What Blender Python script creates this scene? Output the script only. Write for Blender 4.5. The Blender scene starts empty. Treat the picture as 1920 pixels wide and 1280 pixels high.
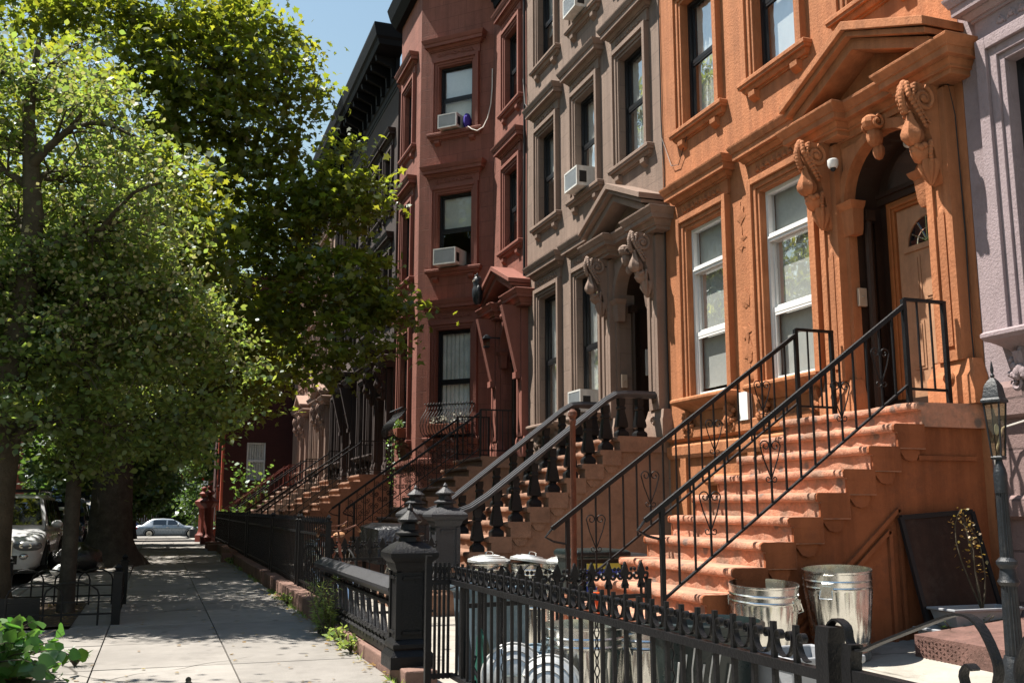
import bpy, bmesh, math, random
import numpy as np
from mathutils import Vector, Matrix
R = math.radians
random.seed(7); RNG = np.random.default_rng(11)
SC = bpy.context.scene
COL = SC.collection

# ------------------------------------------------------------------ camera
CAM_H = 1.25
F_PX, VPX, VPY = 1866.7, 294.0, 952.0
PITCH = math.atan((VPY-640)/F_PX)
YAW = math.atan((960-VPX)/F_PX*math.cos(PITCH))
C_F = Vector((math.sin(YAW)*math.cos(PITCH), math.cos(YAW)*math.cos(PITCH), math.sin(PITCH)))
C_R = Vector((math.cos(YAW), -math.sin(YAW), 0))
C_U = C_R.cross(C_F)
C_P = Vector((0, 0, CAM_H))
cd = bpy.data.cameras.new('camera'); cam = bpy.data.objects.new('camera', cd); COL.objects.link(cam)
cd.sensor_width = 36.0; cd.lens = 35.0; cd.clip_start = 0.1; cd.clip_end = 2000
cam.matrix_world = Matrix(((C_R.x, C_U.x, -C_F.x, 0), (C_R.y, C_U.y, -C_F.y, 0), (C_R.z, C_U.z, -C_F.z, CAM_H), (0, 0, 0, 1)))
SC.camera = cam

def at(px, py, Y):
    """world point seen at photo pixel (px,py) on the plane y=Y"""
    d = C_F + C_R*((px-960)/F_PX) - C_U*((py-640)/F_PX)
    return C_P + d*(Y/d.y)

# ------------------------------------------------------------------ sky, sun, exposure
SUN_TRAVEL = Vector((1, -0.74, -2.45)).normalized()
el = math.asin(-SUN_TRAVEL.z); az = math.atan2(-SUN_TRAVEL.x, -SUN_TRAVEL.y)
W = bpy.data.worlds.new('World'); SC.world = W; W.use_nodes = True
nt = W.node_tree; bg = nt.nodes['Background']
sky = nt.nodes.new('ShaderNodeTexSky'); sky.sky_type = 'NISHITA'; sky.sun_disc = False
sky.sun_elevation = el; sky.sun_rotation = az; sky.air_density = 2.2; sky.dust_density = 0.4; sky.ozone_density = 2.2
nt.links.new(sky.outputs[0], bg.inputs[0]); bg.inputs[1].default_value = 0.057
sl = bpy.data.lights.new('sun', 'SUN'); sl.energy = 5.0; sl.angle = R(0.5); sl.color = (1.0, 0.94, 0.85)
so = bpy.data.objects.new('sun', sl); COL.objects.link(so); so.location = (-20, 12, 40)
so.rotation_euler = SUN_TRAVEL.to_track_quat('-Z', 'Y').to_euler()
SC.view_settings.view_transform = 'Standard'; SC.view_settings.look = 'None'
SC.view_settings.gamma = 1.0; SC.view_settings.use_curve_mapping = False
SC.view_settings.exposure = 1.18
cy = SC.cycles
cy.max_bounces = 7; cy.diffuse_bounces = 1; cy.glossy_bounces = 3; cy.transmission_bounces = 4; cy.transparent_max_bounces = 10
cy.use_denoising = True; cy.caustics_reflective = False; cy.caustics_refractive = False

# ------------------------------------------------------------------ materials
def srgb(r, g, b):
    f = lambda c: c/12.92 if c <= .04045 else ((c+.055)/1.055)**2.4
    return (f(r/255), f(g/255), f(b/255))
MATS = {}
def pmat(name, col, rough=.8, metal=0., var=.14, vscale=2.5, bump=.15, bscale=45., spec=.3, blocks=None, dirt=None, island=0., coat=0., uv='Object', streak=0., spots=None, cracks=0):
    m = bpy.data.materials.new(name); m.use_nodes = True; MATS[name] = m
    t = m.node_tree; N = t.nodes; L = t.links; P = N['Principled BSDF']
    P.inputs['Roughness'].default_value = rough; P.inputs['Metallic'].default_value = metal
    P.inputs['Specular IOR Level'].default_value = spec
    if coat: P.inputs['Coat Weight'].default_value = coat; P.inputs['Coat Roughness'].default_value = .06
    tc = N.new('ShaderNodeTexCoord'); V = tc.outputs[uv]
    def noise(scale, detail=4, rough_=.6, vec=None):
        n = N.new('ShaderNodeTexNoise'); n.inputs['Scale'].default_value = scale; n.inputs['Detail'].default_value = detail
        n.inputs['Roughness'].default_value = rough_; L.new(vec or V, n.inputs['Vector']); return n.outputs['Fac']
    def mapr(src, a, b, lo=0.3, hi=0.7):
        n = N.new('ShaderNodeMapRange'); n.inputs[1].default_value = lo; n.inputs[2].default_value = hi
        n.inputs[3].default_value = a; n.inputs[4].default_value = b; L.new(src, n.inputs[0]); return n.outputs[0]
    def mul(a, b):
        n = N.new('ShaderNodeMath'); n.operation = 'MULTIPLY'; L.new(a, n.inputs[0])
        if isinstance(b, float): n.inputs[1].default_value = b
        else: L.new(b, n.inputs[1])
        return n.outputs[0]
    fac = mapr(noise(vscale), 1-var, 1+var)
    fac = mul(fac, mapr(noise(vscale*7, 5, .7), 1-var*.6, 1+var*.6))
    if island:
        g = N.new('ShaderNodeNewGeometry'); fac = mul(fac, mapr(g.outputs['Random Per Island'], 1-island, 1+island, 0, 1))
    if streak:
        mp = N.new('ShaderNodeMapping'); mp.inputs['Scale'].default_value = (6, 6, .35); L.new(V, mp.inputs['Vector'])
        fac = mul(fac, mapr(noise(1.0, 4, .6, mp.outputs[0]), 1-streak, 1.0, .35, .6))
    hgt = noise(bscale, 5, .65)
    if blocks:
        sx = N.new('ShaderNodeSeparateXYZ'); L.new(V, sx.inputs[0])
        sub = N.new('ShaderNodeMath'); sub.operation = 'SUBTRACT'; L.new(sx.outputs[1], sub.inputs[0]); L.new(sx.outputs[0], sub.inputs[1])
        cx = N.new('ShaderNodeCombineXYZ'); L.new(sub.outputs[0], cx.inputs[0]); L.new(sx.outputs[2], cx.inputs[1])
        br = N.new('ShaderNodeTexBrick'); L.new(cx.outputs[0], br.inputs['Vector'])
        bw, bh, ms, dk = blocks
        br.inputs['Scale'].default_value = 1; br.inputs['Brick Width'].default_value = bw; br.inputs['Row Height'].default_value = bh
        br.inputs['Mortar Size'].default_value = ms; br.inputs['Mortar Smooth'].default_value = .2; br.inputs['Bias'].default_value = 0
        br.inputs['Color1'].default_value = (1, 1, 1, 1); br.inputs['Color2'].default_value = (.86, .86, .86, 1); br.inputs['Mortar'].default_value = (dk, dk, dk, 1)
        bwn = N.new('ShaderNodeRGBToBW'); L.new(br.outputs['Color'], bwn.inputs[0]); fac = mul(fac, bwn.outputs[0])
    mx = N.new('ShaderNodeMix'); mx.data_type = 'RGBA'; mx.blend_type = 'MULTIPLY'; mx.inputs[0].default_value = 1
    mx.inputs[6].default_value = (*col, 1); cb = N.new('ShaderNodeCombineColor')
    for i in range(3): L.new(fac, cb.inputs[i])
    L.new(cb.outputs[0], mx.inputs[7]); out = mx.outputs[2]
    if dirt:
        dcol, amt, ds, dlo, dhi = (*dirt, .52, .72)[:5] if len(dirt) == 3 else dirt
        m2 = N.new('ShaderNodeMix'); m2.data_type = 'RGBA'; L.new(out, m2.inputs[6]); m2.inputs[7].default_value = (*dcol, 1)
        L.new(mapr(noise(ds, 6, .7), 0, amt, dlo, dhi), m2.inputs[0]); out = m2.outputs[2]
    if spots:      # trodden gum, chips and drips: small dark marks at random
        dk, sc_, rad = spots
        v = N.new('ShaderNodeTexVoronoi'); v.inputs['Scale'].default_value = sc_; L.new(V, v.inputs['Vector'])
        ad = N.new('ShaderNodeMath'); ad.operation = 'MULTIPLY_ADD'; L.new(noise(sc_*3, 3), ad.inputs[0]); ad.inputs[1].default_value = .10; L.new(v.outputs['Distance'], ad.inputs[2])
        m3 = N.new('ShaderNodeMix'); m3.data_type = 'RGBA'; L.new(out, m3.inputs[6]); m3.inputs[7].default_value = (dk, dk*.93, dk*.85, 1)
        L.new(mapr(ad.outputs[0], .75, 0, rad*.8+.04, rad*1.3+.04), m3.inputs[0]); out = m3.outputs[2]
    if cracks:     # hairline cracks wandering over part of the surface
        wd = N.new('ShaderNodeMix'); wd.data_type = 'VECTOR'; wd.inputs[0].default_value = .12
        nz = N.new('ShaderNodeTexNoise'); nz.inputs['Scale'].default_value = 2.2; L.new(V, nz.inputs['Vector']); L.new(V, wd.inputs[4]); L.new(nz.outputs['Color'], wd.inputs[5])
        ve = N.new('ShaderNodeTexVoronoi'); ve.feature = 'DISTANCE_TO_EDGE'; ve.inputs['Scale'].default_value = cracks; L.new(wd.outputs[1], ve.inputs['Vector'])
        ck = mul(mapr(ve.outputs['Distance'], 1, 0, .0015, .0045), mapr(noise(.8), 0, .8, .46, .56))
        m4 = N.new('ShaderNodeMix'); m4.data_type = 'RGBA'; L.new(out, m4.inputs[6]); m4.inputs[7].default_value = (.04, .036, .03, 1); L.new(ck, m4.inputs[0]); out = m4.outputs[2]
    L.new(out, P.inputs['Base Color'])
    if bump:
        b = N.new('ShaderNodeBump'); b.inputs['Strength'].default_value = bump; b.inputs['Distance'].default_value = .02
        if blocks:
            ad = N.new('ShaderNodeMath'); ad.operation = 'MULTIPLY_ADD'; L.new(br.outputs['Fac'], ad.inputs[0]); ad.inputs[1].default_value = -1.0; L.new(hgt, ad.inputs[2]); hgt = ad.outputs[0]
        L.new(hgt, b.inputs['Height']); L.new(b.outputs[0], P.inputs['Normal'])
    if metal or rough < .5:
        L.new(mapr(noise(vscale*3), max(.02, rough-.05), rough+.07), P.inputs['Roughness'])
    return m

M_OR = pmat('orange_stucco', (.45, .178, .078), .85, bump=.55, bscale=28, var=.12, vscale=1.4, dirt=((.33, .115, .045), .5, 2.2), streak=.28)
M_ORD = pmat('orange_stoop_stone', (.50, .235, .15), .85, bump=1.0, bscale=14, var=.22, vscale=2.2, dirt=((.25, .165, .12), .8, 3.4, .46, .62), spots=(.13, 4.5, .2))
M_ORS = pmat('shaded_orange_side', (.33, .105, .042), .9, bump=.45, bscale=24, var=.16, vscale=1.2, dirt=((.12, .05, .03), .6, 2.4), streak=.3)  # orange darkened so the colour itself deepens the shade on the stoop side
M_BR = pmat('brown_stucco', (.27, .193, .152), .85, bump=.4, bscale=35, var=.08, vscale=1.2, blocks=(.95, .42, .006, .62), streak=.2)
M_BRT = pmat('brown_trim', (.25, .176, .138), .8, bump=.4, bscale=35, var=.10, vscale=1.5, streak=.12)
M_BRS = pmat('brown_stoop_stone', (.27, .15, .10), .85, bump=.5, bscale=30, var=.18, vscale=2, dirt=((.1, .06, .045), .5, 3))
M_RD = pmat('red_stucco', (.27, .106, .077), .85, bump=.45, bscale=30, var=.10, vscale=1.2, blocks=(.62, .36, .006, .6), streak=.22)
M_RDT = pmat('red_trim', (.24, .09, .066), .8, bump=.4, bscale=30, var=.10, vscale=1.6, streak=.1)
M_PU = pmat('mauve_stucco', (.31, .245, .255), .85, bump=.5, bscale=40, var=.10, vscale=1.5, dirt=((.2, .15, .15), .5, 4))
M_PUS = pmat('mauve_base_stone', (.245, .165, .155), .85, bump=.5, bscale=35, var=.12, vscale=1.5, blocks=(1.3, .44, .012, .5))
M_DK = pmat('shaded_brownstone', (.05, .035, .031), .85, bump=.4, bscale=30, var=.12, vscale=1.5)  # brownstone coloured near black to hold the tree shade on two houses
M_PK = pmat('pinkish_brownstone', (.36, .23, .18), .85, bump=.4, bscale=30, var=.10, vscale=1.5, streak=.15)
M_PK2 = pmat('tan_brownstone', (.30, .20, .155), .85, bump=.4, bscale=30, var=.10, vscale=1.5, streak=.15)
M_BRICKD = pmat('shaded_red_brick', (.055, .016, .013), .85, bump=.4, bscale=40, var=.12, vscale=2, blocks=(.22, .075, .008, .75))  # red brick darkened in colour to carry the wall's shade
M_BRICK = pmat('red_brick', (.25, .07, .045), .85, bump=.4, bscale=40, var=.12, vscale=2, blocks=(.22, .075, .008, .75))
M_CORN = pmat('black_cornice_paint', (.008, .009, .012), .7, bump=.2, bscale=30, spec=.12)
M_VEST = pmat('dark_varnished_wood', (.035, .02, .014), .45, bump=.25, bscale=30)
M_DOOR = pmat('honey_oak_door', (.48, .265, .155), .5, bump=.2, bscale=30, var=.14, vscale=4, streak=.25)
M_DFR = pmat('stained_door_frame', (.34, .12, .04), .5, bump=.2, bscale=30)
M_BDOOR = pmat('black_door_paint', (.014, .013, .014), .4, bump=.1)
M_WHITE = pmat('white_vinyl', (.78, .78, .76), .45, bump=.05, var=.05)
M_BLKF = pmat('black_window_frame', (.016, .016, .018), .4, bump=.05)
M_ACW = pmat('ac_white_plastic', (.70, .69, .65), .5, bump=.05, var=.08, dirt=((.38, .33, .27), .6, 5), streak=.25)
M_ACG = pmat('ac_grey_grille', (.34, .37, .39), .5, bump=.1, var=.1)
M_IRON = pmat('black_iron_paint', (.006, .006, .007), .45, bump=.35, bscale=60, var=.25, vscale=6, spec=.28)
M_IRONG = pmat('weathered_grey_iron', (.026, .027, .032), .5, bump=.5, bscale=50, var=.25, vscale=5, spec=.5)
M_RAILG = pmat('grey_painted_rail', (.045, .046, .053), .5, bump=.3, bscale=40, var=.15, spec=.5)
M_RUST = pmat('rusty_pipe', (.13, .05, .03), .7, bump=.5, bscale=60, var=.35, vscale=7)
M_RUSTP = pmat('rusty_plate', (.15, .082, .068), .65, bump=.5, bscale=50, var=.3, vscale=5, dirt=((.07, .04, .03), .8, 3.5), spots=(.05, 9, .1))
M_REDIR = pmat('red_painted_iron', (.19, .045, .032), .6, bump=.3, bscale=40)
M_LAMPI = pmat('blue_black_lamp_iron', (.012, .015, .019), .42, bump=.35, bscale=50, var=.3, vscale=6, spec=.4, dirt=((.05, .045, .04), .5, 9))
M_GALV = pmat('galvanised_steel', (.68, .68, .65), .24, metal=1., var=.10, vscale=5, bump=.05, bscale=9)
M_GALVB = pmat('dull_blue_steel', (.22, .30, .36), .42, metal=.7, var=.2, vscale=4, bump=.15, bscale=20)
M_LIDW = pmat('pale_lid_steel', (.56, .57, .57), .4, metal=.5, var=.2, vscale=7, bump=.15, bscale=14, dirt=((.25, .25, .24), .6, 6))
M_BINK = pmat('dark_green_plastic', (.012, .02, .02), .3, bump=.25, bscale=22, var=.25, vscale=5, spec=.5)
M_GREEN = pmat('green_plastic', (.02, .11, .085), .4, bump=.1)
M_BAG = pmat('black_bin_bag', (.012, .012, .013), .22, bump=.9, bscale=14, spec=.6)
M_CONC = pmat('pale_yard_concrete', (.33, .305, .265), .9, bump=.35, bscale=40, var=.16, vscale=1.3, dirt=((.17, .155, .13), .6, 2.2), spots=(.09, 2.4, .12), cracks=.5)
M_WALK = pmat('sidewalk_concrete', (.255, .238, .218), .9, bump=.35, bscale=60, var=.13, vscale=.9, dirt=((.13, .12, .108), .6, 1.5), island=.12, spots=(.075, 2.6, .12), cracks=.42)
M_JOINT = pmat('joint_dirt', (.035, .03, .025), .95, bump=.2)
M_CURBS = pmat('brownstone_coping', (.21, .125, .10), .85, bump=.5, bscale=35, var=.2, vscale=2.5, dirt=((.1, .075, .06), .5, 4), island=.12)
M_KERB = pmat('granite_kerb', (.22, .21, .20), .85, bump=.3, bscale=60)
M_ASPH = pmat('asphalt', (.05, .05, .051), .9, bump=.5, bscale=120, var=.2, vscale=.7)
M_SOIL = pmat('dry_soil', (.07, .05, .035), .95, bump=.9, bscale=16, var=.35, vscale=6, dirt=((.22, .15, .08), .7, 12))
M_EARTH = pmat('far_ground', (.10, .095, .085), .95, bump=.1)
M_BARK = pmat('linden_bark', (.085, .072, .05), .95, bump=1.0, bscale=14, var=.3, vscale=5)
M_BARKP = pmat('plane_bark', (.06, .052, .042), .95, bump=1.0, bscale=9, var=.35, vscale=4, dirt=((.13, .12, .09), .6, 6))
M_CURT = pmat('pale_curtain', (.86, .88, .84), .9, bump=.3, bscale=12, var=.15, vscale=3)
M_BLIND = pmat('grey_blind', (.66, .68, .65), .9, bump=.1, var=.08)
M_ROOM = pmat('room_darkness', (.03, .03, .03), .9, bump=0)  # near-black colour stands in for the unlit rooms behind the panes
M_TERRA = pmat('terracotta', (.25, .085, .05), .8, bump=.2)
M_PLANTER = pmat('grey_plastic_planter', (.30, .31, .33), .6, bump=.15, var=.12)
M_BOARD = pmat('dark_brown_board', (.036, .017, .012), .6, bump=.3, var=.25, streak=.4, dirt=((.07, .05, .04), .5, 6))
M_ORPL = pmat('orange_plastic', (.8, .09, .01), .45, bump=0)
M_CABLE = pmat('black_cable', (.02, .018, .018), .6, bump=0)
M_CABW = pmat('white_cable', (.7, .66, .6), .6, bump=0)
M_PLATE = pmat('putty_plate', (.42, .33, .25), .6, bump=.1)
M_ROOF = pmat('roof_tar', (.04, .04, .04), .9, bump=.2)
M_CHROME = pmat('bright_metal', (.75, .75, .75), .18, metal=1., bump=0)
M_TYRE = pmat('tyre_rubber', (.018, .018, .018), .8, bump=.2)
M_PURP = pmat('purple_cloth', (.06, .04, .3), .9, bump=.2)
M_TAN = pmat('tan_leather', (.35, .18, .09), .6, bump=.2)
def carpaint(name, col, rough=.28, metal=.35):
    return pmat(name, col, rough, metal=metal, var=.03, bump=0, coat=.6, spec=.5)
M_CPW = carpaint('silver_white_paint', (.62, .63, .65), metal=0.); M_CPS = carpaint('pale_silver_paint', (.6, .59, .56), metal=.1); M_CPB = carpaint('blue_paint', (.05, .11, .22)); M_CPG = carpaint('grey_blue_paint', (.42, .45, .47)); M_CPN = carpaint('navy_paint', (.02, .03, .08))
M_TRIM = pmat('black_trim_plastic', (.02, .02, .02), .6, bump=.1)
M_LENS = pmat('headlight_lens', (.16, .17, .18), .12, bump=.0, spec=.8)
M_RED = pmat('red_lens', (.35, .01, .01), .2, bump=0)

def glass(name, tint=(.8, .9, .9), refl=1.0, opaque=None):
    m = bpy.data.materials.new(name); m.use_nodes = True; t = m.node_tree; N = t.nodes; L = t.links
    N.remove(N['Principled BSDF'])
    tr = N.new('ShaderNodeBsdfTransparent'); tr.inputs[0].default_value = (*tint, 1)
    if opaque:
        tr = N.new('ShaderNodeBsdfDiffuse'); tr.inputs[0].default_value = (*opaque, 1)
    gl = N.new('ShaderNodeBsdfGlossy'); gl.inputs['Roughness'].default_value = .015
    nz = N.new('ShaderNodeTexNoise'); nz.inputs['Scale'].default_value = 1.6; tc = N.new('ShaderNodeTexCoord'); L.new(tc.outputs['Object'], nz.inputs['Vector'])
    b = N.new('ShaderNodeBump'); b.inputs['Strength'].default_value = .12; b.inputs['Distance'].default_value = .1; L.new(nz.outputs['Fac'], b.inputs['Height']); L.new(b.outputs[0], gl.inputs['Normal'])
    fr = N.new('ShaderNodeFresnel'); fr.inputs['IOR'].default_value = 1.62
    ml = N.new('ShaderNodeMath'); ml.operation = 'MULTIPLY_ADD'; L.new(fr.outputs[0], ml.inputs[0]); ml.inputs[1].default_value = refl; ml.inputs[2].default_value = .06*refl; ml.use_clamp = True
    mx = N.new('ShaderNodeMixShader'); L.new(ml.outputs[0], mx.inputs[0]); L.new(tr.outputs[0], mx.inputs[1]); L.new(gl.outputs[0], mx.inputs[2])
    L.new(mx.outputs[0], N['Material Output'].inputs['Surface']); return m
M_GLASS = glass('window_glass', (.95, .96, .96), .5)
M_DGLASS = glass('dark_glass', opaque=(.012, .014, .018), refl=1.1)
M_LGLASS = glass('lantern_glass', (.75, .7, .55), .7)

def leafmat(name, col, tcol, hv=.25, wt=.5, rough=.45):
    m = bpy.data.materials.new(name); m.use_nodes = True; t = m.node_tree; N = t.nodes; L = t.links
    N.remove(N['Principled BSDF'])
    g = N.new('ShaderNodeNewGeometry')
    def shade(c):
        mp = N.new('ShaderNodeMapRange'); mp.inputs[3].default_value = 1-hv; mp.inputs[4].default_value = 1+hv; L.new(g.outputs['Random Per Island'], mp.inputs[0])
        hs = N.new('ShaderNodeHueSaturation'); hs.inputs['Color'].default_value = (*c, 1); L.new(mp.outputs[0], hs.inputs['Value'])
        m2 = N.new('ShaderNodeMath'); m2.operation = 'FRACT'; m3 = N.new('ShaderNodeMath'); m3.operation = 'MULTIPLY'; m3.inputs[1].default_value = 17.3
        L.new(g.outputs['Random Per Island'], m3.inputs[0]); L.new(m3.outputs[0], m2.inputs[0])
        m4 = N.new('ShaderNodeMapRange'); m4.inputs[3].default_value = .475; m4.inputs[4].default_value = .52; L.new(m2.outputs[0], m4.inputs[0]); L.new(m4.outputs[0], hs.inputs['Hue'])
        return hs.outputs[0]
    d = N.new('ShaderNodeBsdfDiffuse'); tl = N.new('ShaderNodeBsdfTranslucent'); L.new(shade(col), d.inputs[0]); L.new(shade(tcol), tl.inputs[0])
    gl = N.new('ShaderNodeBsdfGlossy'); gl.inputs['Roughness'].default_value = rough; gl.inputs[0].default_value = (.9, .95, 1, 1)
    mx = N.new('ShaderNodeMixShader'); mx.inputs[0].default_value = wt; L.new(d.outputs[0], mx.inputs[1]); L.new(tl.outputs[0], mx.inputs[2])
    m5 = N.new('ShaderNodeMixShader'); m5.inputs[0].default_value = .045; L.new(mx.outputs[0], m5.inputs[1]); L.new(gl.outputs[0], m5.inputs[2])
    L.new(m5.outputs[0], N['Material Output'].inputs['Surface']); return m
M_LIND = leafmat('linden_leaves', (.10, .155, .04), (.33, .43, .07), hv=.28)
M_BRACT = leafmat('linden_bracts', (.40, .40, .19), (.45, .44, .17), wt=.4)
M_PLANE = leafmat('plane_leaves', (.095, .13, .016), (.34, .39, .03), hv=.35)
M_BACKT = leafmat('background_leaves', (.05, .09, .02), (.12, .2, .03))
M_SHRUB = leafmat('shrub_leaves', (.075, .17, .03), (.13, .32, .04))
M_WEED = leafmat('weed_leaves', (.22, .33, .08), (.4, .52, .1))
M_DRY = leafmat('dry_stalk', (.35, .24, .05), (.3, .2, .04))
M_IVY = leafmat('ivy_leaves', (.1, .19, .05), (.2, .34, .05))
M_FLOW = leafmat('white_flowers', (.7, .7, .6), (.5, .5, .4))
# ------------------------------------------------------------------ mesh builder
def root_loc(o):
    while o.parent: o = o.parent
    return o.location
class MB:
    """collects shapes; build() links them as ONE mesh object. frame=(O,U,N): points are (u along wall, p outwards, z)"""
    def __init__(s, frame=None): s.v = []; s.f = []; s.fr = frame
    def add(s, vs, fs):
        n = len(s.v)
        if s.fr:
            O, U, N = s.fr
            for a in vs: s.v.append((O[0]+U[0]*a[0]+N[0]*a[1], O[1]+U[1]*a[0]+N[1]*a[1], a[2]))
        else: s.v += [tuple(a) for a in vs]
        s.f += [tuple(n+i for i in f) for f in fs]
    def box(s, x0, x1, y0, y1, z0, z1):
        s.add([(x0,y0,z0),(x1,y0,z0),(x1,y1,z0),(x0,y1,z0),(x0,y0,z1),(x1,y0,z1),(x1,y1,z1),(x0,y1,z1)],
              [(0,3,2,1),(4,5,6,7),(0,1,5,4),(1,2,6,5),(2,3,7,6),(3,0,4,7)])
    def rings(s, rs, closed=True, c0=True, c1=True):
        n = len(rs[0]); vs = [p for r in rs for p in r]; fs = []
        for i in range(len(rs)-1):
            for j in range(n if closed else n-1):
                a = i*n+j; b = i*n+(j+1) % n; fs.append((a, b, b+n, a+n))
        if c0: fs.append(tuple(range(n))[::-1])
        if c1: fs.append(tuple((len(rs)-1)*n+k for k in range(n)))
        s.add(vs, fs)
    def bar(s, p, q, w, h=None, up=(0,0,1)):
        p = Vector(p); q = Vector(q); h = h or w; d = (q-p).normalized(); u = Vector(up)
        if abs(d.dot(u)) > .98: u = Vector((1,0,0))
        a = d.cross(u).normalized(); b = a.cross(d)
        s.rings([[c+a*w/2*i+b*h/2*j for i, j in ((-1,-1),(1,-1),(1,1),(-1,1))] for c in (p, q)])
    def tube(s, pts, r, n=6, flat=None, wdir=None):
        """round tube, or flat ribbon (flat=(w,t), wdir = direction of the width)"""
        pts = [Vector(p) for p in pts]; m = len(pts); rs = []; pa = None
        for i, p in enumerate(pts):
            d = (pts[min(i+1, m-1)]-pts[max(i-1, 0)]).normalized()
            rr = r[i] if isinstance(r, (list, tuple)) else r
            if flat:
                w = Vector(wdir); t = d.cross(w).normalized()
                rs.append([p+w*flat[0]/2*a+t*flat[1]/2*b for a, b in ((-1,-1),(1,-1),(1,1),(-1,1))])
            else:
                if pa is None:
                    pa = d.cross(Vector((0,0,1)))
                    if pa.length < .1: pa = d.cross(Vector((1,0,0)))
                pa = (pa-d*pa.dot(d)).normalized(); pb = d.cross(pa)
                rs.append([p+(pa*math.cos(2*math.pi*k/n)+pb*math.sin(2*math.pi*k/n))*rr for k in range(n)])
        s.rings(rs)
    def sq(s, cx, cy, prof, rot=0, n=4, asp=1):
        """n-sided loft about a vertical axis: prof = [(half_width, z)]"""
        k = 1/math.cos(math.pi/n)
        s.rings([[(cx+h*k*math.cos(2*math.pi*(i+.5)/n+rot), cy+h*k*asp*math.sin(2*math.pi*(i+.5)/n+rot), z) for i in range(n)] for h, z in prof])
    def lathe(s, cx, cy, prof, n=16, c0=True, c1=True):
        s.rings([[(cx+h*math.cos(2*math.pi*i/n), cy+h*math.sin(2*math.pi*i/n), z) for i in range(n)] for h, z in prof], True, c0, c1)
    def prism(s, poly, ext):
        e = Vector(ext); s.rings([[Vector(p) for p in poly], [Vector(p)+e for p in poly]])
    def ball(s, c, r, n=10, m=6, wob=0):
        r = r if isinstance(r, (list, tuple)) else (r, r, r); rs = []
        for i in range(m+1):
            a = math.pi*i/m; a = min(max(a, .05), math.pi-.05)
            rs.append([(c[0]+r[0]*math.sin(a)*math.cos(2*math.pi*k/n)*(1+wob*random.uniform(-1,1)), c[1]+r[1]*math.sin(a)*math.sin(2*math.pi*k/n)*(1+wob*random.uniform(-1,1)), c[2]+r[2]*math.cos(a)) for k in range(n)])
        s.rings(rs)
    def mold(s, u0, u1, prof, back=-.02, cap=True):
        """moulding with mitred returns on a wall frame: prof = [(p, z)] from the bottom up"""
        rs = []
        for p, z in prof: rs.append([(u0-p*.9, back, z), (u0-p*.9, p, z), (u1+p*.9, p, z), (u1+p*.9, back, z)])
        n = len(rs); vs = [q for r in rs for q in r]; fs = []
        for i in range(n-1):
            for j in range(3): a = i*4+j; fs.append((a, a+1, a+5, a+4))
        fs.append((0,1,2,3)); fs.append(tuple((n-1)*4+k for k in (3,2,1,0)))
        s.add(vs, fs)
    def spiral(s, c, ax, ay, r0, r1, turns, a0, r, n=5, steps=22, flat=None, wdir=None):
        c = Vector(c); ax = Vector(ax); ay = Vector(ay); pts = []
        for i in range(steps+1):
            t = i/steps; a = a0+turns*2*math.pi*t; q = r0+(r1-r0)*t
            pts.append(c+ax*math.cos(a)*q+ay*math.sin(a)*q)
        s.tube(pts, r, n, flat, wdir)
    def mesh(s, name, mat, off=(0,0,0), smooth=35):
        me = bpy.data.meshes.new(name)
        me.from_pydata([(a-off[0], b-off[1], c-off[2]) for a, b, c in s.v], [], s.f)
        bm = bmesh.new(); bm.from_mesh(me); bmesh.ops.recalc_face_normals(bm, faces=bm.faces); bm.to_mesh(me); bm.free()
        if smooth:
            me.polygons.foreach_set('use_smooth', [True]*len(me.polygons)); me.set_sharp_from_angle(angle=R(smooth))
        me.materials.append(mat); return me
    def build(s, name, mat, parent=None, origin=None, smooth=35, bevel=0):
        off = tuple(root_loc(parent)) if parent else (origin or (0,0,0))
        o = bpy.data.objects.new(name, s.mesh(name, mat, off, smooth)); COL.objects.link(o)
        if parent: o.parent = parent
        elif origin: o.location = origin
        if bevel:
            b = o.modifiers.new('bevel', 'BEVEL'); b.width = bevel; b.segments = 2; b.limit_method = 'ANGLE'; b.angle_limit = R(40)
        return o
def tag(o, label, cat=None, group=None, kind=None):
    if label: o['label'] = label
    if cat: o['category'] = cat
    if group: o['group'] = group
    if kind: o['kind'] = kind
    return o
def empty(name, loc, label, cat, group=None):
    o = bpy.data.objects.new(name, None); COL.objects.link(o); o.location = loc; o.empty_display_size = .2
    return tag(o, label, cat, group)
def inst(name, me, parent, wloc=(0,0,0), rz=0, rot=None, sc=None):
    o = bpy.data.objects.new(name, me); COL.objects.link(o); o.parent = parent
    o.location = Vector(wloc)-root_loc(parent); o.rotation_euler = rot or (0,0,rz)
    if sc: o.scale = sc
    return o
def copy_tree(o, parent=None):
    c = o.copy(); COL.objects.link(c)
    if parent: c.parent = parent
    for ch in list(o.children): copy_tree(ch, c)
    return c
def struct(mb, name, mat, smooth=0):
    o = mb.build(name, mat, smooth=smooth); o['kind'] = 'structure'; return o
FLAT = lambda X: ((X, 0, 0), (0, 1, 0), (-1, 0, 0))

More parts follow.
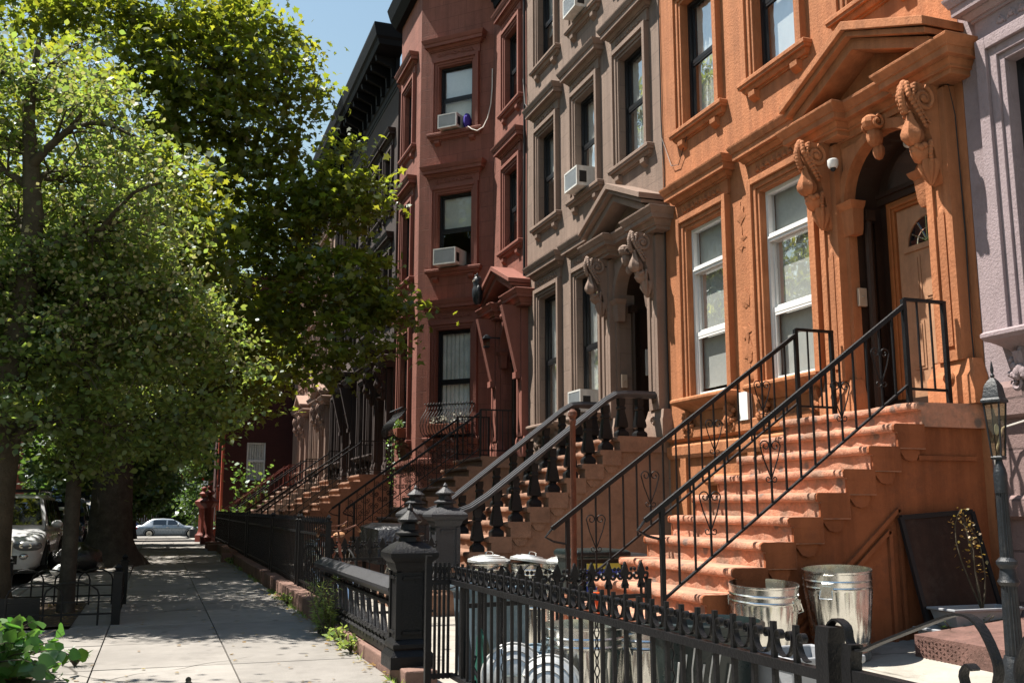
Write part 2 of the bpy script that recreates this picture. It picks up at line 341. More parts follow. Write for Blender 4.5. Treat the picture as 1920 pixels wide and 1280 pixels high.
# ------------------------------------------------------------------ ground
def gz(y): return 0 if y < 40 else max(-.8, -.02*(y-40))
def sheet(mb, xs, ys, zf):
    n = len(xs)
    mb.add([(x, y, zf(x, y)) for y in ys for x in xs], [(j*n+i, j*n+i+1, (j+1)*n+i+1, (j+1)*n+i) for j in range(len(ys)-1) for i in range(n-1)])
YS = [-30, -10, 0, 10, 20, 30, 40, 50, 60, 70, 80, 100]
g = MB(); sheet(g, [-600, -20, 20, 600], [-300, -30, 40, 80, 200, 1500], lambda x, y: -1.15); struct(g, 'ground', M_EARTH)
g = MB(); sheet(g, [-11.2, -6.5, -2.0], YS, lambda x, y: gz(y)-.2+(.05 if x == -6.5 else 0))
sheet(g, [-40, -11.2], [78, 88], lambda x, y: -1.0); sheet(g, [-2.0, 60], [78, 88], lambda x, y: -1.0); struct(g, 'road', M_ASPH)
def yz(x, y):
    t = min(max((x-3.4)/2.6, 0), 1)*.29
    k = min(max((y-7.6)/1.4, 0), 1)
    return -.15+t*(1-k)
g = MB(); sheet(g, [1.7+.4*i for i in range(15)], [-6, 0, 3, 5, 6, 6.5, 7, 7.5, 8, 8.5, 9, 9.5, 11, 14, 20, 30, 40, 50, 60, 78], lambda x, y: yz(x, y)+gz(y)); struct(g, 'yard_paving', M_CONC)
g = MB(); sheet(g, [-2.0, 1.74], YS[:-2]+[78], lambda x, y: gz(y)-.02); struct(g, 'sidewalk_bed', M_JOINT)
# sidewalk flags, with real joints
g = MB(); xs = [-1.83, -.41, .645, 1.72]; y = -8.0; k = 0
while y < 78:
    y2 = y+1.52
    for i in range(3):
        a, b = xs[i]+.006, xs[i+1]-.006
        if i == 0 and (11.9 < y+.7 < 14.6 or 22.8 < y+.7 < 25.8 or 6.8 < y+.7 < 9.2): a = -.80   # tree pits
        dz = [random.uniform(-.004, .004) for _ in range(4)]
        if i == 0 and 20.5 < y < 27: dz = [d+random.uniform(0, .05) for d in dz]
        P = [(a, y+.006, gz(y)+dz[0]), (b, y+.006, gz(y)+dz[1]), (b, y2-.006, gz(y2)+dz[2]), (a, y2-.006, gz(y2)+dz[3])]
        g.add(P+[(p[0], p[1], p[2]-.05) for p in P], [(0,1,2,3),(0,4,5,1),(1,5,6,2),(2,6,7,3),(3,7,4,0)])
    y = y2
struct(g, 'sidewalk', M_WALK)
g = MB()
for y0, y1 in ((6.6, 9.2), (11.8, 14.8), (22.6, 25.9)): sheet(g, [-1.83, -1.4, -1.1, -.80], [y0+(y1-y0)*i/5 for i in range(6)], lambda x, y: .004+random.uniform(-.005, .02))
struct(g, 'tree_pit_soil', M_SOIL)
g = MB(); y = -8.0
while y < 78:
    g.rings([[(x, yy, z+gz(yy)) for x, z in ((-2.0,-.3),(-1.835,-.3),(-1.835,.0),(-1.86,.012),(-2.0,.0))] for yy in (y+.004, y+1.99)]); y += 2.0
struct(g, 'street_kerb', M_KERB)
# opposite side of the street
g = MB(); sheet(g, [-16, -11.2], YS[:-2]+[78], lambda x, y: gz(y)); struct(g, 'far_sidewalk', M_WALK)
g = MB(); sheet(g, [-40, -2, 60], [88, 92], lambda x, y: -.86); struct(g, 'cross_street_sidewalk', M_WALK)
# low brownstone coping along the sidewalk edge: one thing per frontage
def coping(y0, y1, label, h=.10, seg=1.3):
    m = MB(); n = max(1, round((y1-y0)/seg))
    for i in range(n):
        a = y0+(y1-y0)*i/n+.004; b = y0+(y1-y0)*(i+1)/n-.004; e = random.uniform(-.006, .006)
        m.box(1.725+e, 1.97, a, b, -.25+gz(a), h+gz(a)+e)
    o = m.build('stone_coping', M_CURBS, origin=(1.85, (y0+y1)/2, gz(y0)), smooth=0, bevel=.012)
    tag(o, label, 'stone coping', 'stone copings at the sidewalk edge')
coping(-4, 6.55, 'low brownstone coping under the scroll topped picket fence')
coping(7.2, 11.75, 'low brownstone coping under the cast iron balustrade fence')
coping(11.95, 17.2, 'low brownstone coping under the picket fence by the bicycle', .2)
coping(17.6, 24.5, 'low brownstone coping under the shaded fence past the bicycle', .2)
coping(25.5, 31, 'low brownstone coping with sunlit end blocks far down the sidewalk', .22)
# ------------------------------------------------------------------ facade builders (u along the wall, p outwards, z)
def wall_panel(m, u0, u1, z0, z1, holes, depth=.16, p=0):
    us = sorted({u0, u1, *[h[0] for h in holes], *[h[1] for h in holes]}); zs = sorted({z0, z1, *[h[2] for h in holes], *[h[3] for h in holes]})
    us = [u for u in us if u0 <= u <= u1]; zs = [z for z in zs if z0 <= z <= z1]
    for i in range(len(us)-1):
        for j in range(len(zs)-1):
            cu, cz = (us[i]+us[i+1])/2, (zs[j]+zs[j+1])/2
            if any(h[0] < cu < h[1] and h[2] < cz < h[3] for h in holes): continue
            m.add([(us[i], p, zs[j]), (us[i+1], p, zs[j]), (us[i+1], p, zs[j+1]), (us[i], p, zs[j+1])], [(0,1,2,3)])
    for a, b, c, d in holes:
        for q, r in (((a,c),(b,c)), ((b,c),(b,d)), ((b,d),(a,d)), ((a,d),(a,c))):
            m.add([(q[0], p, q[1]), (r[0], p, r[1]), (r[0], p-depth-.12, r[1]), (q[0], p-depth-.12, q[1])], [(0,1,2,3)])
LINTEL = lambda z: [(.045, z), (.045, z+.205), (.07, z+.207), (.07, z+.235), (.09, z+.237), (.125, z+.285), (.128, z+.30), (.19, z+.302), (.195, z+.385), (.21, z+.388), (.214, z+.40), (.245, z+.46), (.25, z+.485), (.03, z+.53)]
SILL = lambda z: [(.02, z-.19), (.025, z-.165), (.05, z-.163), (.075, z-.125), (.078, z-.095), (.115, z-.093), (.118, z-.06), (.13, z-.055), (.13, z-.012), (.12, z)]
PSILL = lambda z: [(.03, z-.2), (.06, z-.17), (.10, z-.14), (.16, z-.10), (.20, z-.085), (.225, z-.05), (.225, z-.02), (.2, z)]
def leaf_bracket(m, u, z, h=.36):
    """carved acanthus bracket under a parlour sill"""
    m.prism([(u-.05, .01, z), (u-.05, .12, z), (u-.05, .10, z-.08), (u-.05, .05, z-h*.6), (u-.05, .01, z-h)], (.1, 0, 0))
    for a, r, l in ((0, .05, .2), (.7, .042, .17), (-.7, .042, .17), (1.35, .035, .14), (-1.35, .035, .14)):
        for k in range(3):
            t = k/2; m.ball((u+math.sin(a)*l*(.3+t*.7), .09-.03*t, z-h*.62+math.cos(a)*l*(.3+t*.9)), (r*(1-.3*t), .035, r*1.2*(1-.3*t)), 8, 5)
    for s in (-1, 1): m.spiral((u+s*.075, .06, z-h*.78), (1,0,0), (0,0,1), .065, .01, 1.1, math.pi/2, .02, 6, 14)
def window(house, fr, uc, hw, z0, z1, trim, style, floor=2, blind=None, open_=0, blindfrac=.5, lintel=True, sill='block', archw=.2):
    """window > frame parts; style: 'black','white','dark'"""
    fm = {'black': M_BLKF, 'white': M_WHITE, 'dark': M_BLKF}[style]
    D = -.085 if style == 'white' else -.125; fw = .05 if style != 'white' else .045
    m = MB(fr); a, b = uc-hw, uc+hw; zt = z1
    def rect(m, a, b, c, d, w, p0, p1):
        m.box(a, a+w, p0, p1, c, d); m.box(b-w, b, p0, p1, c, d); m.box(a+w, b-w, p0, p1, d-w, d); m.box(a+w, b-w, p0, p1, c, c+w)
    rect(m, a+.002, b-.002, z0+.002, z1-.002, fw, D-.07, D+.03)
    tz = z1-.62 if floor == 1 and style == 'white' else None
    top = (tz-.03) if tz else z1-fw
    if tz:
        m.box(a+fw, b-fw, D-.05, D+.035, tz-.05, tz+.05); m.box(a+fw, b-fw, D+.036, D+.05, tz-.012, tz+.012)
    mid = z0+fw+(top-z0-fw)*(.52 if floor > 1 else .49)
    m.box(a+fw, b-fw, D-.055, D+.012, mid-.03, mid+.03)
    rect(m, a+fw, b-fw, z0+fw, mid-.03, .035, D-.03, D+.008)
    rect(m, a+fw, b-fw, mid+.03, top, .03, D-.055, D-.02)
    w = m.build('window', fm, house, smooth=0)
    m = MB(fr)
    m.add([(a+fw, D-.012, z0+fw), (b-fw, D-.012, z0+fw), (b-fw, D-.012, mid), (a+fw, D-.012, mid)], [(0,1,2,3)])
    m.add([(a+fw, D-.04, mid), (b-fw, D-.04, mid), (b-fw, D-.04, top), (a+fw, D-.04, top)], [(0,1,2,3)])
    if tz: m.add([(a+fw, D-.03, tz), (b-fw, D-.03, tz), (b-fw, D-.03, z1-fw), (a+fw, D-.03, z1-fw)], [(0,1,2,3)])
    m.build('pane', M_GLASS, w, smooth=0)
    if blind:
        m = MB(fr); zb = z1-(z1-z0)*blindfrac
        if blind is M_CURT:
            n = 28; P = [(a+.03+(b-a-.06)*i/n, D-.12+.022*math.sin(i*1.7)) for i in range(n+1)]
            m.add([(u, p, zb) for u, p in P]+[(u, p, z1-.03) for u, p in P], [(i, i+1, n+2+i, n+1+i) for i in range(n)])
        else:
            m.box(a+.02, b-.02, D-.105, D-.1, zb, z1-.03); m.box(a+.02, b-.02, D-.112, D-.095, zb-.03, zb)
        m.build('curtain' if blind is M_CURT else 'blind', blind, w)
    if archw:
        m = MB(fr); ez = z0+.003
        for i, (wd, p) in enumerate(((archw, .05), (archw*.68, .075), (archw*.28, .052))) if False else enumerate(((0, .052),)): pass
        w1, w2, w3 = archw, archw*.58, archw*.25
        for s in (-1, 1):
            e = a if s < 0 else b
            m.box(*sorted((e+s*w2, e+s*w1)), -.02, .095, ez, z1+w1); m.box(*sorted((e+s*w3, e+s*w2)), -.02, .06, ez, z1+w2); m.box(*sorted((e+s*.004, e+s*w3)), -.02, .035, ez, z1+w3)
        m.box(a-w2, b+w2, -.02, .095, z1+w2, z1+w1); m.box(a-w3, b+w3, -.02, .06, z1+w3, z1+w2); m.box(a-.004, b+.004, -.02, .035, z1+.004, z1+w3)
        m.build('architrave', trim, w, smooth=0, bevel=.006)
    o_ = archw+.02
    if lintel:
        m = MB(fr); zl = z1+archw+.003; m.mold(a-archw+.02, b+archw-.02, LINTEL(zl))
        rr = random.Random(int(uc*100+z1*10))   # shallow carved frieze
        n = 9
        for i in range(n):
            u = a-.05+(b-a+.1)*(i+.5)/n
            m.ball((u, .05, zl+.10+.02*rr.uniform(-1, 1)), (.045, .02, .03), 6, 4); m.tube([(u-.05, .05, zl+.06), (u, .062, zl+.13+.02*rr.random()), (u+.05, .05, zl+.08)], .011, 4)
        m.build('lintel', trim, w, smooth=18)
    if sill:
        m = MB(fr)
        if floor == 1:
            m.mold(a-archw+.13, b+archw-.13, PSILL(z0))
            for s in (-1, 1): leaf_bracket(m, (a if s < 0 else b)+s*.07, z0-.2)
        else:
            m.mold(a-archw+.02, b+archw-.02, SILL(z0))
            for s in (-1, 1):
                e = (a if s < 0 else b)+s*.02
                m.prism([(e-.07, -.01, z0-.19), (e-.07, .09, z0-.19), (e-.07, .085, z0-.25), (e-.07, .05, z0-.29), (e-.07, -.01, z0-.32)], (.14, 0, 0))
        m.build('sill', trim, w, smooth=28)
    return w
def ribbed(m, c, prof, ribs=5, amp=.08, n=20, lean=(0, 0), ph=0):
    """pod with leaf folds: prof = [(radius, dz)]"""
    z0 = prof[0][1]
    m.rings([[(c[0]+r*(1+amp*math.cos(ribs*a+ph))*math.cos(a)+lean[0]*(z0-dz), c[1]+r*(1+amp*math.cos(ribs*a+ph))*math.sin(a)+lean[1]*(z0-dz), c[2]+dz) for a in [2*math.pi*k/n for k in range(n)]] for r, dz in prof])
def frond(m, path, w0, w1, lobes=9, th=.03):
    """acanthus frond: a mid rib with overlapping pointed lobes on both sides"""
    path = [Vector(p) for p in path]
    m.tube(path, [w0*.5*(1-i/len(path))+w1*.5 for i in range(len(path))], 6)
    for k in range(lobes):
        t = (k+.3)/lobes*(len(path)-1); i = min(int(t), len(path)-2); p = path[i].lerp(path[i+1], t-i); w = w0+(w1-w0)*k/lobes
        m.ball(p, (w, th, w*1.15), 8, 5)
def console(house, fr, u, zt, k, mat, p0=.13):
    """big carved scroll bracket: acanthus fronds curling over a pod, a knot of fruit and a flared leaf cup"""
    m = MB(fr); w = .085*k; k_ = k
    S = [(0,0),(.34,0),(.36,-.08),(.30,-.24),(.20,-.40),(.15,-.55),(.11,-.72),(.07,-.86),(.03,-.98),(0,-1.0)]
    m.prism([(u-w, p0+a*k*.9-.02, zt+b*k) for a, b in S], (2*w, 0, 0))
    P = lambda du, p, z: (u+du*k*.86, p0+p*k*.95, zt+z*k)
    for s in (-1, 1):
        m.spiral(P(s*.10, .20, -.16), (0,1,0), (0,0,1), .13*k, .02*k, 1.5, math.pi*.55, .030*k, 7, 26); m.ball(P(s*.11, .20, -.16), (.03*k, .045*k, .045*k), 8, 5)
        frond(m, [P(s*.05, .36, -.01), P(s*.085, .37, -.12), P(s*.10, .31, -.24), P(s*.11, .24, -.36), P(s*.10, .17, -.46)], .036*k, .018*k, 12, .03*k)
        frond(m, [P(s*.11, .30, -.02), P(s*.115, .33, -.14), P(s*.12, .24, -.30), P(s*.12, .14, -.42)], .022*k, .014*k, 10, .025*k)
        frond(m, [P(s*.10, .14, -.60), P(s*.10, .15, -.72), P(s*.085, .12, -.84)], .032*k, .014*k, 7, .025*k)
    frond(m, [P(0, .36, 0), P(0, .40, -.10), P(0, .39, -.20), P(0, .35, -.30)], .05*k, .03*k, 9, .035*k)
    ribbed(m, P(0, .30, -.28), [(.01*k, .02*k), (.03*k, -.03*k), (.045*k, -.09*k), (.078*k, -.16*k), (.102*k, -.23*k), (.098*k, -.28*k), (.065*k, -.33*k), (.02*k, -.35*k)], 6, .12, 24, (0, -.05))
    for j in range(7):
        a = math.pi*(j/6); m.ball(P(.075*math.cos(a), .20+.07*math.sin(a), -.635-.02*(j % 2)), (.032*k, .04*k, .035*k), 8, 5)
    ribbed(m, P(.01, .19, -.60), [(.03*k, 0), (.09*k, -.05*k), (.10*k, -.10*k), (.07*k, -.16*k), (.02*k, -.19*k)], 3, .16, 18, (.1, -.05), 1)
    ribbed(m, P(0, .10, -.73), [(.03*k, 0), (.085*k, -.03*k), (.095*k, -.10*k), (.07*k, -.18*k), (.04*k, -.24*k), (.015*k, -.28*k)], 7, .14, 28, (0, -.05))
    return m.build('console', mat, house, smooth=38)
def arch_pts(c, r, zs, n=18): return [(c+r*math.cos(math.pi*i/n), zs+r*math.sin(math.pi*i/n)) for i in range(n+1)]
def door_surround(house, fr, c, zl, trim, dmat='oak', fancy=True, ps=0):
    """pilasters, arch, entablature, pediment, consoles, vestibule and door. c centre, zl landing level"""
    zs = zl+2.38; r = .62; ztop = zl+3.1; D0, D1 = (-.06, -.40) if dmat == 'oak' else (-.14, -.78)
    m = MB(fr)          # pilasters
    for s in (-1, 1):
        a, b = sorted((c+s*.68, c+s*1.0))
        m.box(a, b, -.02, .12, zl, ztop); m.box(a, a+.085, .12, .15, zl+.42, ztop-.02); m.box(b-.085, b, .12, .15, zl+.42, ztop-.02)
        m.box(a+.085, b-.085, .12, .149, zl+.42, zl+.52); m.box(a+.115, b-.115, .12, .14, zl+.56, zs-.55); m.ball(((a+b)/2, .12, zs-.55), (.045, .02, .1), 8, 5)
        m.mold(a+.02, b-.02, [(.17, zl), (.17, zl+.26), (.15, zl+.30), (.135, zl+.36), (.12, zl+.42)])
        m.spiral(((a+b)/2, .17, zl+.25), (1,0,0), (0,0,1), .07, .01, 1.2, 0, .018, 5, 14)
    m.build('pilaster', trim, house)
    m = MB(fr)          # arch wall
    A = arch_pts(c, r, zs); q = .05
    L0, L1 = c-.68, c+.68
    for s in (-1, 1): m.add([(c+s*r, q, zl), (c+s*.68, q, zl), (c+s*.68, q, zs), (c+s*r, q, zs)], [(0,1,2,3)])
    for i in range(len(A)-1):
        (u1, z1), (u2, z2) = A[i], A[i+1]; m.add([(u1, q, z1), (u2, q, z2), (u2 if abs(u2-c) < r*.99 else (L0 if u2 < c else L1), q, ztop), (u1 if abs(u1-c) < r*.99 else (L0 if u1 < c else L1), q, ztop)], [(0,1,2,3)])
    for P in ([(c+r, zl)]+A+[(c-r, zl)],):
        for i in range(len(P)-1):
            (u1, z1), (u2, z2) = P[i], P[i+1]; m.add([(u1, q, z1), (u2, q, z2), (u2, D0, z2), (u1, D0, z1)], [(0,1,2,3)])
    for i in range(len(A)-1):    # archivolt
        P = []
        for (u, z) in (A[i], A[i+1]):
            d = Vector((u-c, 0, z-zs)).normalized(); P.append(((u+d.x*.004, z+d.z*.004), (u+d.x*.11, z+d.z*.11)))
        (i1, o1), (i2, o2) = P
        m.add([(i1[0], q, i1[1]), (i1[0], q+.035, i1[1]), (o1[0], q+.035, o1[1]), (o1[0], q, o1[1]), (i2[0], q, i2[1]), (i2[0], q+.035, i2[1]), (o2[0], q+.035, o2[1]), (o2[0], q, o2[1])], [(0,1,5,4),(1,2,6,5),(2,3,7,6)])
    for s in (-1, 1):           # imposts and spandrel panels
        m.mold(c+s*.62-.055, c+s*.62+.055, [(.06, zs-.36), (.08, zs-.30), (.10, zs-.08), (.13, zs-.05), (.15, zs), (.06, zs+.015)], back=-.05)
        m.prism([(c+s*.30, q+.002, ztop-.08), (c+s*.62, q+.002, ztop-.08), (c+s*.62, q+.002, ztop-.42)], (0, .02, 0))
    m.ball((c, .16, ztop-.02), (.09, .13, .1), 10, 6); m.ball((c, .14, ztop-.17), (.075, .1, .12), 10, 6); m.ball((c, .1, ztop-.32), (.055, .07, .1), 8, 5)
    for s in (-1, 1): m.spiral((c+s*.09, .17, ztop-.03), (0,1,0), (0,0,1), .08, .01, 1.3, math.pi/2, .02, 5, 14)
    m.build('arch', trim, house, smooth=25)
    m = MB(fr)          # vestibule lining
    P = [(c+r, zl)]+A+[(c-r, zl)]; 
    for i in range(len(P)-1):
        (u1, z1), (u2, z2) = P[i], P[i+1]; m.add([(u1, D0, z1), (u2, D0, z2), (u2, D1, z2), (u1, D1, z1)], [(0,1,2,3)])
    for s in (-1, 1):
        for k in range(2): m.box(*sorted((c+s*(r-.03), c+s*(r-.001))), D1+.06+(D0-D1)*.32*k, D1+.02+(D0-D1)*.32*(k+.9), zl+.25, zs-.2)
        m.tube([(c+s*(r-.09), D0-.08, zl), (c+s*(r-.09), D0-.08, zs-.2)], .045, 8); m.box(*sorted((c+s*(r-.15), c+s*(r-.001))), D0-.14, D0-.02, zs-.2, zs-.08)
    m.add([(c-r, D0, zl+.004), (c+r, D0, zl+.004), (c+r, D1, zl+.004), (c-r, D1, zl+.004)], [(0,1,2,3)])
    m.build('vestibule', M_VEST, house, smooth=25)
    m = MB(fr)          # back wall of vestibule with openings (frame)
    fm, dm = (M_DFR, M_DOOR) if dmat == 'oak' else (M_BDOOR, M_BDOOR)
    hw = .45; dt = zl+(2.27 if dmat == 'oak' else 2.06); oc = c-(.07 if dmat == 'oak' else 0)
    m.box(c-r+.002, oc-hw-.12, D1-.06, D1+.002, zl+.005, zs+.01); m.box(oc+hw+.12, c+r-.002, D1-.06, D1+.002, zl+.005, zs+.01)
    m.box(c-r+.002, c+r-.002, D1-.06, D1+.05, dt+.12, dt+.26); m.box(c-r+.002, c+r-.002, D1+.05, D1+.075, dt+.2, dt+.25); m.box(c-r+.002, c+r-.002, D1-.05, D1+.06, zl+.006, zl+.20)
    B = arch_pts(c, r-.14, zs+.06, 14); O = arch_pts(c, r-.002, zs+.0, 14)
    for i in range(14): m.add([(B[i][0], D1+.03, B[i][1]), (B[i+1][0], D1+.03, B[i+1][1]), (O[i+1][0], D1+.03, O[i+1][1]), (O[i][0], D1+.03, O[i][1]), (B[i][0], D1-.03, B[i][1]), (B[i+1][0], D1-.03, B[i+1][1])], [(0,1,2,3),(0,1,5,4)])
    tb = m.build('transom_frame', M_VEST, house, smooth=0)
    m = MB(fr); B = arch_pts(c, r-.14, zs+.06, 14); m.add([(u, D1-.01, z) for u, z in B]+[(c-r+.14, D1-.01, dt+.255), (c+r-.14, D1-.01, dt+.255)], [tuple(range(17))])
    m.build('pane', M_DGLASS, tb, smooth=0)
    m = MB(fr)
    for a, b, z0, z1 in ((oc-hw-.12, oc-hw, zl+.005, dt+.12), (oc+hw, oc+hw+.12, zl+.005, dt+.12), (oc-hw, oc+hw, dt, dt+.12)): m.box(a, b, D1-.05, D1+.03, z0, z1); 
    for a, b, z0, z1 in ((oc-hw-.075, oc-hw-.035, zl+.005, dt+.075), (oc+hw+.035, oc+hw+.075, zl+.005, dt+.075), (oc-hw-.035, oc+hw+.035, dt+.035, dt+.075)): m.box(a, b, D1+.03, D1+.05, z0, z1)
    m.build('door_frame', fm, house, smooth=0, bevel=.008)
    m = MB(fr); m.box(oc-hw+.004, oc+hw-.004, D1-.05, D1-.005, zl+.20, dt-.004)
    p = D1-.005
    def rail(a, b, z0, z1, h=.016):
        m.box(a, b, p, p+h*.5, z0, z1); m.box(a+.03, b-.03, p+h*.5, p+h, z0+.03, z1-.03)
    if dmat == 'oak':
        for u in (oc-.215, oc, oc+.215): rail(u-.085, u+.085, zl+.50, zl+1.01); rail(u-.085, u+.085, zl+1.22, zl+1.72)
        for rr, pp in ((.355, .012), (.315, .02)):
            G = arch_pts(oc, rr, zl+1.83, 14); G2 = arch_pts(oc, rr-.035, zl+1.83+.0, 14)
            for i in range(14): m.add([(G[i][0], p+pp, G[i][1]), (G[i+1][0], p+pp, G[i+1][1]), (G2[i+1][0], p+pp, G2[i+1][1]), (G2[i][0], p+pp, G2[i][1]), (G[i][0], p, G[i][1]), (G[i+1][0], p, G[i+1][1]), (G2[i][0], p, G2[i][1]), (G2[i+1][0], p, G2[i+1][1])], [(0,1,2,3),(0,1,5,4),(2,3,6,7)])
        m.box(oc-.355, oc+.355, p, p+.02, zl+1.77, zl+1.83)
    else:
        for s in (-1, 1): rail(oc+s*.21-.17, oc+s*.21+.17, zl+.2, zl+.8); rail(oc+s*.21-.17, oc+s*.21+.17, zl+.95, zl+1.9)
    d = m.build('door', dm, house, smooth=0)
    if dmat == 'oak':
        m = MB(fr); m.add([(u, p+.004, z) for u, z in arch_pts(oc, .28, zl+1.83, 14)], [tuple(range(15))]); m.build('pane', M_DGLASS, d, smooth=0)
        m = MB(fr)
        for i in range(1, 6): a = math.pi*i/6; m.bar((oc, p+.008, zl+1.835), (oc+.275*math.cos(a), p+.008, zl+1.83+.275*math.sin(a)), .012)
        G = arch_pts(oc, .15, zl+1.83, 10)
        m.tube([(u, p+.008, z) for u, z in G], .006, 4); m.build('glazing_bar', M_GALV, d, smooth=0)
    m = MB(fr); m.ball((oc-hw+.07, p+.05, zl+1.15), .03, 8, 5); m.box(oc-hw+.04, oc-hw+.1, p, p+.02, zl+1.05, zl+1.25); m.build('door_knob', M_CHROME, d)
    if not fancy:
        for s in (-1, 1): # plain strut-like brackets
            m = MB(fr); u = c+s*.84; m.prism([(u-.08, .12, zl+1.75), (u-.08, .22, zl+1.75), (u-.08, .55, ztop+.05), (u-.08, .12, ztop+.05)], (.16, 0, 0)); m.box(u-.1, u+.1, .1, .26, zl+1.62, zl+1.75)
            m.build('bracket', trim, house, smooth=0)
    else:
        for s in (-1, 1): console(house, fr, c+s*.84, ztop+.02, .98, trim, .14)
    # entablature with ressauts, then the pediment
    m = MB(fr); z = ztop
    for a, b, pp in ((c-.99, c-.69, .24), (c+.69, c+.99, .24)):
        m.mold(a, b, [(pp+.0, z+.02), (pp+.0, z+.075), (pp+.03, z+.077), (pp+.03, z+.105), (pp+.06, z+.15), (pp+.062, z+.165), (pp+.12, z+.167), (pp+.125, z+.235), (pp+.14, z+.238), (pp+.145, z+.255), (pp+.185, z+.315), (pp+.19, z+.34), (pp+.1, z+.365)])
    m.mold(c-.69-.1, c+.69+.1, [(.08, z), (.08, z+.075), (.11, z+.077), (.11, z+.105), (.14, z+.145), (.145, z+.165), (.21, z+.167), (.215, z+.235), (.23, z+.238), (.235, z+.255), (.28, z+.315), (.285, z+.345), (.04, z+.355)])
    m.build('entablature', trim, house, smooth=0, bevel=.006)
    m = MB(fr); zb = ztop+.36; za = zb+.52; Wd = 1.17
    def chev(w, z0, za_, t, pp):
        q = [(c-w, z0), (c, za_), (c+w, z0), (c+w, z0-t), (c, za_-t*1.1), (c-w, z0-t)]
        m.rings([[(u, -.02, zz) for u, zz in q[:3]]+[(u, -.02, zz) for u, zz in q[3:]], [(u, pp, zz) for u, zz in q]])
    chev(Wd, zb+.22, za+.20, .09, .50); chev(Wd-.03, zb+.125, za+.10, .06, .45); chev(Wd-.07, zb+.06, za+.035, .12, .37)
    m.prism([(c-.95, -.02, zb), (c+.95, -.02, zb), (c, -.02, za-.09)], (0, .09, 0))
    m.build('pediment', trim, house, smooth=0, bevel=.006)
def cornice(house, fr, u0, u1, z, mat, pr=.75, h=1.25):
    m = MB(fr)
    m.mold(u0+.05, u1-.05, [(.04, z), (.06, z+.15), (.1, z+.2), (.1, z+h*.55), (pr*.8, z+h*.6), (pr*.85, z+h*.7), (pr*.92, z+h*.75), (pr, z+h*.95), (pr, z+h), (.0, z+h+.05)])
    c = m.build('cornice', mat, house, smooth=0)
    n = int((u1-u0)/.75)
    for i in range(n+1):
        u = u0+.15+(u1-u0-.3)*i/n; m = MB(fr)
        m.prism([(u-.07, .1, z+.22), (u-.07, .2, z+.22), (u-.07, .22, z+h*.35), (u-.07, pr*.72, z+h*.48), (u-.07, pr*.75, z+h*.6), (u-.07, .1, z+h*.6)], (.14, 0, 0))
        m.build('cornice_bracket', mat, c, smooth=0)
def shell(house, X, y0, y1, z1, mat):
    """party walls, back wall, inner partition and roof behind a facade at x=X"""
    y0 += .004; y1 -= .004; m = MB(); xb = X+10
    m.add([(X, y0, -1.2), (xb, y0, -1.2), (xb, y0, z1), (X, y0, z1), (X, y1, -1.2), (xb, y1, -1.2), (xb, y1, z1), (X, y1, z1)], [(0,1,2,3), (4,5,6,7), (1,5,6,2)])
    m.build('side_wall', mat, house, smooth=0)
    m = MB(); m.box(X-.02, xb+.05, y0, y1, z1-.3, z1-.02); m.build('roof', M_ROOF, house, smooth=0)
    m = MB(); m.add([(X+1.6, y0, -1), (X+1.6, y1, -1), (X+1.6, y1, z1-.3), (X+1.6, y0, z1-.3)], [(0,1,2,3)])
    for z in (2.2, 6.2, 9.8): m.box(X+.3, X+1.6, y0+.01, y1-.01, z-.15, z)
    m.build('inner_wall', M_ROOM, house, smooth=0)
